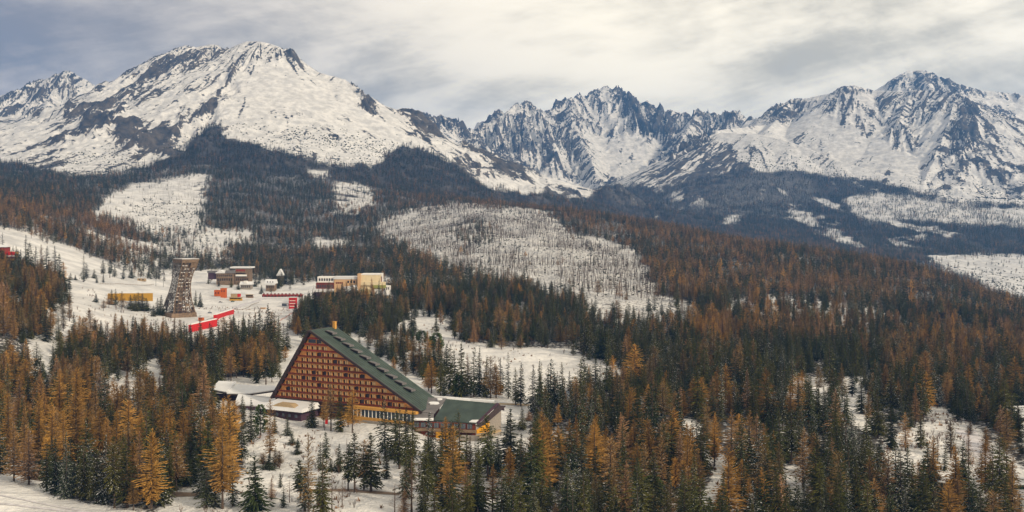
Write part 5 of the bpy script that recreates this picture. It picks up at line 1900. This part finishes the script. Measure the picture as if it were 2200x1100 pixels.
# big mountain hotel
t, o_, Y = site('mountain_hotel', 770, 646, 'big cream and apricot hotel with snow terraces at the edge of the dark forest', 'hotel')
block(t, o_, 'main_block', 775, 818, 622, 591, Y, 22, 'cream')
block(t, o_, 'parapet', 774.5, 816, 591, 588.6, Y, 22.2, 'white', -.2)
block(t, o_, 'slanted_storey', 773, 828, 613, 605.5, Y - 2, 2.8, 'cream', .0)
block(t, o_, 'olive_band', 799, 829, 619, 612.5, Y - 2.6, 3, 'olive')
block(t, o_, 'lower_block', 773.5, 798, 650, 619, Y - 4, 5, 'cream')
windows(t, o_, 775, 797, 622, 628, Y - 4, 5, 'olive', .6)
windows(t, o_, 776, 797, 633, 640, Y - 4, 4, 'olive', .6)
block(t, o_, 'stair_tower', 768, 774.8, 652, 588, Y - 3, 8, 'apricot')
block(t, o_, 'chimney', 819, 823, 606, 586.5, Y + 2, 3, 'white')
block(t, o_, 'gap_wall', 816, 820, 606, 594, Y + 1, 6, 'red_board')
block(t, o_, 'terrace', 800, 837, 652, 634, Y - 7, 9, 'concrete')
block(t, o_, 'terrace_snow', 800, 837, 634, 632, Y - 7, 9, 'snow')
windows(t, o_, 801, 836, 637, 641, Y - 7, 6, 'apricot', .7)
block(t, o_, 'bay', 801, 816, 633, 622, Y - 5, 4, 'white')
block(t, o_, 'round_bay', 828, 838, 650, 614, Y - 1, 8, 'white')
windows(t, o_, 829, 837, 617, 622, Y - 1, 2, 'dark_opening', .5)
block(t, o_, 'apricot_block', 718, 766, 646, 600, Y + 1, 18, 'apricot')
block(t, o_, 'roof_snow', 717, 767, 600, 594.5, Y + .6, 18.6, 'snow')
windows(t, o_, 721, 737, 606, 609.5, Y + 1, 4, 'red_board', .8)
windows(t, o_, 745, 764, 603, 608, Y + 1, 3, 'dark_opening', .6)
windows(t, o_, 720, 731, 628, 632, Y + 1, 2, 'dark_opening', .8)
block(t, o_, 'white_wing', 682, 717, 607, 594.5, Y + 2, 14, 'white')
windows(t, o_, 684, 716, 598, 603.5, Y + 2, 6, 'dark_opening', .6)
block(t, o_, 'dark_storey', 679, 717.5, 620.5, 607.2, Y + 1, 14, 'red_board')
windows(t, o_, 681, 716, 612, 618, Y + 1, 7, 'glass_dark', .55)
block(t, o_, 'snow_terrace', 673, 717, 627.5, 620.7, Y - 1, 14, 'snow')
block(t, o_, 'under_terrace', 673.5, 716.6, 645, 627.7, Y - .8, 12, 'purple_wall')
q = loc(745, 612, Y - 1, o_)
s0, s1, s2 = loc(738, 616, Y + .5, o_), loc(769, 622, Y - 6, o_), loc(745, 628, Y - 8, o_)
MB().hexa(*plate([s0, loc(766, 612, Y, o_), s1, s2], 1.0)).build('stair_snow', M['snow'], t)

t, o_, Y = site('chalet_hotel', 520, 612, 'dark red timber hotel with flat snow roof and white balconies above the village', 'hotel')
block(t, o_, 'wall', 505, 536, 612, 576.5, Y, 16, 'timber')
block(t, o_, 'roof', 494, 540, 576.4, 573.4, Y - 1.5, 19, 'snow')
windows(t, o_, 507, 527, 579, 583, Y, 7, 'red_gable', .85)
windows(t, o_, 507, 528, 586, 589, Y, 6, 'dark_opening', .8)
block(t, o_, 'balcony_rail', 506, 530, 593.6, 590, Y - 1.5, 1, 'white')
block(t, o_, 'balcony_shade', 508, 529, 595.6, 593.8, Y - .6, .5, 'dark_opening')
windows(t, o_, 507, 534, 598, 603, Y, 7, 'dark_opening', .6)
t2, o_, Y = site('timber_lodge', 475, 612, 'sprawling grey-brown timber lodge with small snowy gables beside the red hotel', 'lodge')
block(t2, o_, 'wall', 465, 501, 612, 587, Y, 12, 'timber')
gable(t2, o_, 463, 483, 587, 580, Y, 12, .8, 'snow', False)
gable(t2, o_, 484, 502, 587, 581, Y, 12, .8, 'grey_roof')
block(t2, o_, 'side_wing', 447, 465, 600, 586, Y + 3, 10, 'purple_wall')
block(t2, o_, 'side_roof', 445, 466, 586, 582, Y + 2, 12, 'grey_roof')
windows(t2, o_, 466, 500, 590, 594, Y, 8, 'dark_opening', .5)
windows(t2, o_, 466, 500, 598, 603, Y, 7, 'dark_opening', .55)
t, o_, Y = site('village_house', 528, 622, 'small white-roofed house with a dormer, below the dark red timber hotel', 'house')
block(t, o_, 'wall', 517, 539, 622, 611, Y, 10, 'concrete')
rf = gable(t, o_, 516, 540, 611.5, 605, Y, 10)
windows(t, o_, 518, 538, 613.5, 618, Y, 5, 'dark_opening', .5)
block(t, o_, 'dormer', 524, 530, 608.5, 603.5, Y + .5, 5, 'white')
t, o_, Y = site('village_house', 580, 626, 'brown square chalet with hipped snow roof standing alone under dark spruces', 'house')
block(t, o_, 'wall', 571, 590, 627, 609, Y, 11, 'timber')
gable(t, o_, 570, 591, 609.5, 600.5, Y, 11)
block(t, o_, 'snow_ledge', 570, 591, 612.8, 610.2, Y - 1.2, 1.2, 'snow')
windows(t, o_, 572, 589, 604.5, 607, Y - 1.1, 3, 'dark_opening', .4)
windows(t, o_, 572, 589, 614, 619, Y, 4, 'dark_opening', .5)
t, o_, Y = site('village_house', 601, 608, 'narrow steep-roofed timber chalet half hidden in the forest above the arcade', 'house')
block(t, o_, 'wall', 595, 608, 610, 592, Y, 9, 'timber')
gable(t, o_, 594, 609, 592.5, 578, Y, 9, .6, 'snow', False)
t, o_, Y = site('village_house', 745, 610, 'low snow-roofed house glimpsed in trees beyond the apricot hotel block', 'house')

# market strip, arcade, cubes, judges' tower
bpy.data.objects.remove(t)
t, o_, Y = site('market_stall', 505, 641, 'pale kiosk with a small red end beside the brown stall row', 'kiosk')
block(t, o_, 'wall', 495.5, 510, 640, 631, Y, 6, 'tan')
block(t, o_, 'red_end', 510, 514.5, 638, 631, Y, 6, 'red')
block(t, o_, 'roof', 495, 515, 631, 628.6, Y - .6, 7, 'snow')
for (a_, b_, r0, r1, m_, lab) in ((493, 519, 646, 639, 'board_yellow', 'mustard brown stall at the near end of the stall row'), (528, 543, 640, 633, 'timber', 'dark brown stall at the far end of the stall row')):
    t, o_, Y = site('market_stall', (a_ + b_) / 2, r0, lab, 'stall', 'stalls by the stadium track')
    block(t, o_, 'counter', a_, b_, r0, (r0 + r1) / 2, Y, 4, m_)
    block(t, o_, 'back_wall', a_, b_, (r0 + r1) / 2 - .1, r1 + .8, Y + 2.5, 1.2, m_)
    block(t, o_, 'awning', a_ - 1, b_ + 1, r1 + .8, r1, Y - .8, 5, 'tan')
    windows(t, o_, a_, b_, (r0 + r1) / 2 - 1.5, (r0 + r1) / 2, Y + 2.5, 3, 'dark_opening', .6, 'hatch')
for (a_, b_, r0, r1, lab) in ((460, 472.5, 636.5, 624.5, 'shorter orange cabin beside a taller one'), (473.5, 484.5, 639.5, 620.5, 'taller orange cabin with a lower one against it')):
    t, o_, Y = site('orange_cabin', (a_ + b_) / 2, r0, lab + ' on the stadium slope', 'cabin')
    block(t, o_, 'wall', a_, b_, r0 + 1, r1, Y, 6, 'tangerine')
    block(t, o_, 'roof', a_ - .4, b_ + .4, r1, r1 - 1, Y - .4, 6.8, 'tangerine')
    windows(t, o_, a_ + .5, b_ - .5, r1 + 3, r1 + 7, Y, 2, 'red_board', .5)
t, o_, Y = site('arcade', 606, 638, 'long low dark red arcade with snow cushions on its roof, behind the stadium', 'arcade')
block(t, o_, 'back_wall', 563, 650, 638, 634.5, Y + 1.2, 4, 'dark_opening')
block(t, o_, 'beam', 563, 650, 635, 632.6, Y - .2, 5.6, 'red_gable')
block(t, o_, 'roof_snow', 563, 650, 632.5, 629.8, Y, 5, 'snow')
windows(t, o_, 563, 650, 633.2, 638.2, Y, 12, 'red_gable', .35, 'pillar')
windows(t, o_, 563, 650, 630.2, 632.4, Y - .1, 11, 'red_board', .5, 'roof_dormer')
t, o_, Y = site('judges_tower', 628, 663, 'narrow four-storey red tower with white floor bands beside the ski stadium', 'tower')
block(t, o_, 'wall', 620.5, 635.5, 664, 639.5, Y, 7, 'red')
for i in range(3):
    block(t, o_, 'floor_band', 622, 634.5, 646.6 + 6 * i, 645.5 + 6 * i, Y - .25, .2, 'white')
    windows(t, o_, 622, 634.5, 641.3 + 6 * i, 644 + 6 * i, Y, 3, 'red_gable', .6)
block(t, o_, 'roof', 620, 636, 639.4, 638.6, Y - .4, 7.8, 'snow')
t, o_, Y = site('shipping_container', 612, 658, 'pale blue-grey container beside the red judging tower', 'container')
block(t, o_, 'body', 605.5, 619.5, 657.5, 652, Y, 3, 'slate')
block(t, o_, 'door', 616, 619, 657, 652.6, Y - .1, .1, 'white')
block(t, o_, 'roof_snow', 605.5, 619.5, 651.9, 651, Y, 3, 'snow')
# red barrier walls
for (a_, b_, lab) in (((410, 714, 698), (467, 701, 685.5), 'longer red barrier wall nearer the forest edge, its start hidden by spruces'), ((464, 689.5, 676.5), (503, 674.5, 664.5), 'shorter red barrier wall further up the stadium track')):
    fa, fb = foot(a_[0], a_[1]), foot(b_[0], b_[1])
    ha, hb_ = (a_[1] - a_[2]) * fa.y / F, (b_[1] - b_[2]) * fb.y / F
    t = empty('barrier_wall', fa, 0, lab, 'barrier', 'red barriers along the stadium track')
    d_ = fb - fa
    nn = Vector((-d_.y, d_.x, 0)).normalized() * 2.4
    n_ = 6 if d_.length > 100 else 5
    for i in range(n_):
        u_, v_ = d_ * (i / n_), d_ * ((i + 1) / n_ - .004)
        hu, hv = ha + (hb_ - ha) * i / n_, ha + (hb_ - ha) * (i + 1) / n_
        bt = [u_, v_, v_ + nn, u_ + nn]
        MB().hexa([p + Vector((0, 0, -1)) for p in bt], [u_ + Vector((0, 0, hu)), v_ + Vector((0, 0, hv)), v_ + nn + Vector((0, 0, hv)), u_ + nn + Vector((0, 0, hu))]).build('panel', M['red'], t)
    nn2 = nn * 1.15
    MB().hexa([Vector((0, 0, ha + .02)), d_ + Vector((0, 0, hb_ + .02)), d_ + nn2 + Vector((0, 0, hb_ + .02)), nn2 + Vector((0, 0, ha + .02))], [Vector((0, 0, ha + .5)), d_ + Vector((0, 0, hb_ + .5)), d_ + nn2 + Vector((0, 0, hb_ + .5)), nn2 + Vector((0, 0, ha + .5))]).build('snow_cap', M['white'], t)
# yellow hoarding
t, o_, Y = site('hoarding', 280, 652, 'long mustard yellow hoarding behind a clump of dark spruces', 'hoarding')
for i in range(8):
    x0_ = 231.5 + 12.1 * i
    block(t, o_, 'panel', x0_, x0_ + 11.9, 645.5 + (i * .2), 630.5 - .1 * i, Y, .5, 'board_yellow')
    block(t, o_, 'post', x0_ + .5, x0_ + 1.3, 652, 630, Y + .6, .5, 'timber')
# red house on the hillside
t, o_, Y = site('hillside_house', 10, 575, 'red and yellow house with snowy roof tucked among larches at the frame edge', 'house')
block(t, o_, 'wall', -18, 28, 560, 541, Y, 12, 'yellow_wall')
block(t, o_, 'upper_wall', -18, 10, 541, 531, Y, 12, 'red_gable')
gable(t, o_, -20, 12, 531, 526, Y, 12)
block(t, o_, 'porch_roof', 8, 27, 548.5, 541, Y - 1, 5, 'red')
block(t, o_, 'porch_snow', 8, 27, 551, 549, Y - 1.4, 5, 'snow')
block(t, o_, 'porch_rail', 8, 27, 555, 551.2, Y - 1.2, 5, 'red_gable')
windows(t, o_, -16, 9, 534, 538.5, Y, 4, 'tangerine', .5)
windows(t, o_, -16, 6, 545, 551, Y, 4, 'dark_opening', .5)
# chalet beyond the wing
t, o_, Y = site('forest_chalet', 1208, 872, 'little slate-roofed chalet with brown wall at the forest edge past the wing', 'chalet')
block(t, o_, 'wall', 1196, 1222, 874, 860, Y, 8, 'timber')
gable(t, o_, 1195, 1223, 862, 843, Y, 8, .6, 'slate')
windows(t, o_, 1197, 1221, 863.5, 868, Y, 4, 'glass_dark', .5)
MB().box(-4, -3, 3, 4, 5, 8.5).build('chimney', M['concrete'], t)
# flat snow-roofed house by the road, hut in the corner
t, o_, Y = site('flat_house', 2195, 906, 'long flat building whose deep snow roof shows at the edge of the dark wood', 'building')
block(t, o_, 'wall', 2172, 2262, 908, 898, Y, 26, 'purple_wall')
block(t, o_, 'roof_snow', 2167, 2270, 898, 894.5, Y - 1, 30, 'snow')
windows(t, o_, 2174, 2260, 900, 905, Y, 10, 'glass_dark', .6)
t, o_, Y = site('garden_hut', 2190, 1052, 'dark green hut under thick snow beside the road bend', 'hut')
block(t, o_, 'wall', 2178, 2206, 1054, 1041, Y, 5, 'green_paint')
gable(t, o_, 2177, 2207, 1041.5, 1031, Y, 5, .4)
windows(t, o_, 2180, 2204, 1044, 1050, Y, 3, 'dark_opening', .5, 'door')
# red banner by the hotel
t, o_, Y = site('banner', 701, 914, 'small upright red banner among trees before the hotel', 'banner')
block(t, o_, 'cloth', 698.5, 704, 911, 893, Y, .12, 'red')
block(t, o_, 'post', 704.1, 704.9, 914.5, 892, Y, .2, 'steel')

# lift masts, lamp posts
for (px_, rb, rtp, lab) in ((335, 615, 584, 'tall thin lift mast standing left of its twin, by the lattice tower'), (351, 617, 588, 'thin lift mast with dark head between its twin and the lattice tower'), (262, 601, 588, 'short mast on the ski slope among small spruces'), (408, 610, 596, 'short mast close to the lattice tower')):
    t, o_, Y = site('lift_mast', px_, rb, lab, 'mast', 'masts on the ski slope')
    h_ = (rb - rtp) * Y / F
    MB().bar((0, 0, -.5), (0, 0, h_), .28, 6, .16).build('pole', M['steel'], t)
    MB().box(-1.8, 1.8, -.3, .3, h_, h_ + .6).build('cross_arm', M['steel'], t)
    for s_ in (-1, 1):
        MB().box(s_ * 1.5 - .35, s_ * 1.5 + .35, -.5, .5, h_ - .7, h_ - .02).build('pulley' if rb - rtp > 20 else 'lamp_head', M['fascia'], t)
# lift huts and small boxes
for (a_, b_, r0, r1, m_, lab) in ((426, 436, 689, 682, 'tangerine', 'small orange box on the snow before the barriers'), (295, 312, 604, 598, 'tan', 'low tan equipment shed on the ski slope'), (560, 570, 664, 660.5, 'apricot', 'small pale orange mat store on the stadium floor')):
    t, o_, Y = site('ticket_booth', (a_ + b_) / 2, r0, lab, 'booth')
    block(t, o_, 'wall', a_, b_, r0, r1, Y, 4, m_)
    block(t, o_, 'roof', a_ - .5, b_ + .5, r1, r1 - .9, Y - .4, 4.8, 'snow')
    windows(t, o_, a_ + 1, b_ - 1, r1 + 1.5, r1 + 4, Y, 2, 'dark_opening', .4)


# parked cars
def car(px_, row, rz, mat, lab):
    p = foot(px_, row)
    t = empty('parked_car', p, rz, lab, 'car', 'cars parked by the stadium')
    s = 1.0
    MB().hexa([(-2.2, -.9, .35), (2.2, -.9, .35), (2.2, .9, .35), (-2.2, .9, .35)], [(-2.1, -.85, .95), (2.15, -.85, .85), (2.15, .85, .85), (-2.1, .85, .95)]).build('body', M[mat], t)
    MB().hexa([(-1.7, -.82, .96), (1.1, -.82, .92), (1.1, .82, .92), (-1.7, .82, .96)], [(-1.3, -.7, 1.5), (.5, -.7, 1.5), (.5, .7, 1.5), (-1.3, .7, 1.5)]).build('cabin', M['glass_dark'], t)
    for x in (-1.35, 1.4):
        for y in (-.86, .66):
            q = MB()
            q.bar((x, y, .33), (x, y + .2, .33), .33, 10)
            q.build('wheel', M['dark_opening'], t)


car(451, 673, .5, 'slate', 'dark car parked on the snow above the red barriers')
car(474, 650, .3, 'steel', 'grey car parked below the orange cabins')
car(390, 716, .1, 'red_gable', 'dark red car parked left of the red barriers')
car(500, 648.5, .2, 'green_paint', 'dark green car parked before the mustard stall')


# ---------------------------------------------------------------- skiers
def person(px_, row, rz, mat, lab):
    p = foot(px_, row)
    t = empty('person', p, rz, lab, 'person', 'skiers on the piste')
    me = bpy.data.meshes.new('body')
    vs = [(0, 0, .95), (0, 0, 1.15), (0, -.05, 1.42), (0, -.08, 1.56), (0, -.1, 1.72), (-.22, -.05, 1.40), (-.33, -.2, 1.12), (-.25, -.42, 1.02), (.22, -.05, 1.40), (.33, -.2, 1.12), (.25, -.42, 1.02), (-.12, 0, .88), (-.14, -.18, .50), (-.14, .02, .08), (-.14, -.14, .05), (.12, 0, .88), (.14, -.18, .50), (.14, .02, .08), (.14, -.14, .05)]
    ed = [(0, 1), (1, 2), (2, 3), (3, 4), (2, 5), (5, 6), (6, 7), (2, 8), (8, 9), (9, 10), (0, 11), (11, 12), (12, 13), (13, 14), (0, 15), (15, 16), (16, 17), (17, 18)]
    rad = [.17, .18, .17, .07, .115, .08, .06, .045, .08, .06, .045, .11, .08, .06, .05, .11, .08, .06, .05]
    me.from_pydata(vs, ed, [])
    o_ = bpy.data.objects.new('body', me)
    COL.objects.link(o_)
    o_.parent = t
    sk = o_.modifiers.new('skin', 'SKIN')
    for i, v in enumerate(me.skin_vertices[0].data):
        v.radius = (rad[i], rad[i])
    me.skin_vertices[0].data[0].use_root = True
    o_.modifiers.new('smooth', 'SUBSURF').levels = 1
    me.materials.append(M[mat])
    for s_ in (-1, 1):
        MB().box(s_ * .14 - .045, s_ * .14 + .045, -.95, .75, 0, .03).build('ski', M['steel'], t)
        MB().bar((s_ * .27, -.42, 1.02), (s_ * .4, -.1, .02), .012, 4).build('ski_pole', M['steel'], t)
    MB().bar((0, -.1, 1.66), (0, -.1, 1.86), .12, 8, .07).build('helmet', M['fascia'], t)


person(20, 494, .6, 'red_gable', 'skier in a dark red suit highest up the piste')
person(73, 509, .9, 'red_gable', 'skier in a red suit midway between two others on the piste')
person(123, 521, .4, 'slate', 'skier in dark clothes lowest on the piste edge')
person(310, 565, 1.2, 'fascia', 'skier in black far down by the forest edge')


# ---------------------------------------------------------------- roads and tracks laid over the ground
def ribbon(name, line, width, mat, lift=.12):
    pts = []
    for (px_, row) in line:
        pts.append(foot(px_, row))
    fine = []
    for a_, b_ in zip(pts[:-1], pts[1:]):
        n_ = max(2, int((b_ - a_).length / 2.5))
        fine += [a_.lerp(b_, i / n_) for i in range(n_)]
    fine.append(pts[-1])
    # smooth the centre line
    for _ in range(6):
        fine = [fine[0]] + [(fine[i - 1] + fine[i] * 2 + fine[i + 1]) / 4 for i in range(1, len(fine) - 1)] + [fine[-1]]
    ns = 5
    V, Fc = [], []
    for i, p in enumerate(fine):
        d_ = (fine[min(i + 1, len(fine) - 1)] - fine[max(i - 1, 0)])
        nn = Vector((-d_.y, d_.x, 0)).normalized()
        wv = width * (1 + .18 * math.sin(i * 1.3) * .5)
        for j in range(ns):
            q_ = p + nn * wv * (j / (ns - 1) - .5)
            V.append((q_.x, q_.y))
    arr = np.array(V)
    z_ = height(arr[:, 0], arr[:, 1], False) + lift
    V = [(v[0], v[1], zz) for v, zz in zip(V, z_)]
    for i in range(len(fine) - 1):
        for j in range(ns - 1):
            k = i * ns + j
            Fc.append((k, k + ns, k + ns + 1, k + 1))
    o_ = mesh_obj(name, V, Fc, M[mat], None, True)
    tag(o_, kind='structure')
    return o_


ribbon('dirt_road', [(255, 1062), (300, 1058), (350, 1062), (400, 1064), (440, 1062)], 6.5, 'dirt')
ribbon('dirt_road', [(640, 1055), (740, 1052), (800, 1058), (860, 1062)], 3.5, 'dirt')
ribbon('road', [(2074, 925), (2098, 955), (2118, 980), (2140, 1010), (2165, 1035), (2200, 1062), (2260, 1100)], 9.0, 'packed_snow')
ribbon('dirt_road', [(1925, 1018), (1975, 1028), (2020, 1040), (2070, 1062)], 5.0, 'dirt')
ribbon('path', [(1058, 868), (1100, 868), (1150, 872), (1185, 874)], 5.0, 'tan')
ribbon('path', [(1640, 1046), (1690, 1040), (1735, 1042)], 5.0, 'packed_snow')
ribbon('path', [(470, 985), (505, 965), (545, 948), (590, 925)], 6.0, 'packed_snow')
ribbon('track', [(0, 1082), (90, 1092), (200, 1104)], 2.2, 'packed_snow')
ribbon('track', [(0, 1064), (60, 1076), (140, 1092), (220, 1106)], 1.4, 'packed_snow')
ribbon('track', [(610, 735), (632, 700), (640, 676), (618, 664)], 3.5, 'packed_snow')
ribbon('track', [(180, 668), (260, 690), (340, 696), (420, 690)], 4.0, 'packed_snow')
ribbon('track', [(480, 668), (520, 655), (560, 643), (600, 640)], 7.0, 'packed_snow')
# fences on the snow
for (line, lab) in ((((508, 668), (556, 651), 16), 'low dark fence running up beside the stadium track'), (((655, 652), (602, 690), 14), 'thin orange fence crossing the snow below the judging tower'), (((215, 610), (330, 612), 22), 'row of low posts across the foot of the ski slope')):
    (p0, p1, n_), lb = line, lab
    fa, fb = foot(*p0), foot(*p1)
    t = empty('fence', fa, 0, lb, 'fence')
    mt = 'tangerine' if 'orange' in lb else 'timber'
    me = None
    prev = None
    for i in range(n_ + 1):
        q_ = fa.lerp(fb, i / n_)
        q_.z = ground_z(q_.x, q_.y)
        l_ = q_ - fa
        if me is None:
            me = MB().box(-.08, .08, -.08, .08, -.4, 1.3).build('post', M[mt], t)
            me = me.data
        else:
            inst('post', me, t, l_)
        if prev is not None:
            MB().bar(prev + Vector((0, 0, 1.0)), l_ + Vector((0, 0, 1.0)), .12, 4).bar(prev + Vector((0, 0, .5)), l_ + Vector((0, 0, .5)), .1, 4).build('rail', M[mt], t)
        prev = l_
HAZE = 6.8e-5
# ================================================================ haze
hm = bpy.data.materials.new('haze')
hm.use_nodes = True
ht = hm.node_tree
ht.nodes.clear()
pv = ht.nodes.new('ShaderNodeVolumePrincipled')
pv.inputs['Color'].default_value = (0.15, 0.42, 1.0, 1.0)
pv.inputs['Density'].default_value = HAZE
pv.inputs['Anisotropy'].default_value = 0.2
ho = ht.nodes.new('ShaderNodeOutputMaterial')
ht.links.new(pv.outputs[0], ho.inputs['Volume'])
hb = MB()
hb.box(-9500, 9500, -60, 10500, -180, 1330)
hz = hb.build('haze', hm)
tag(hz, kind='stuff')
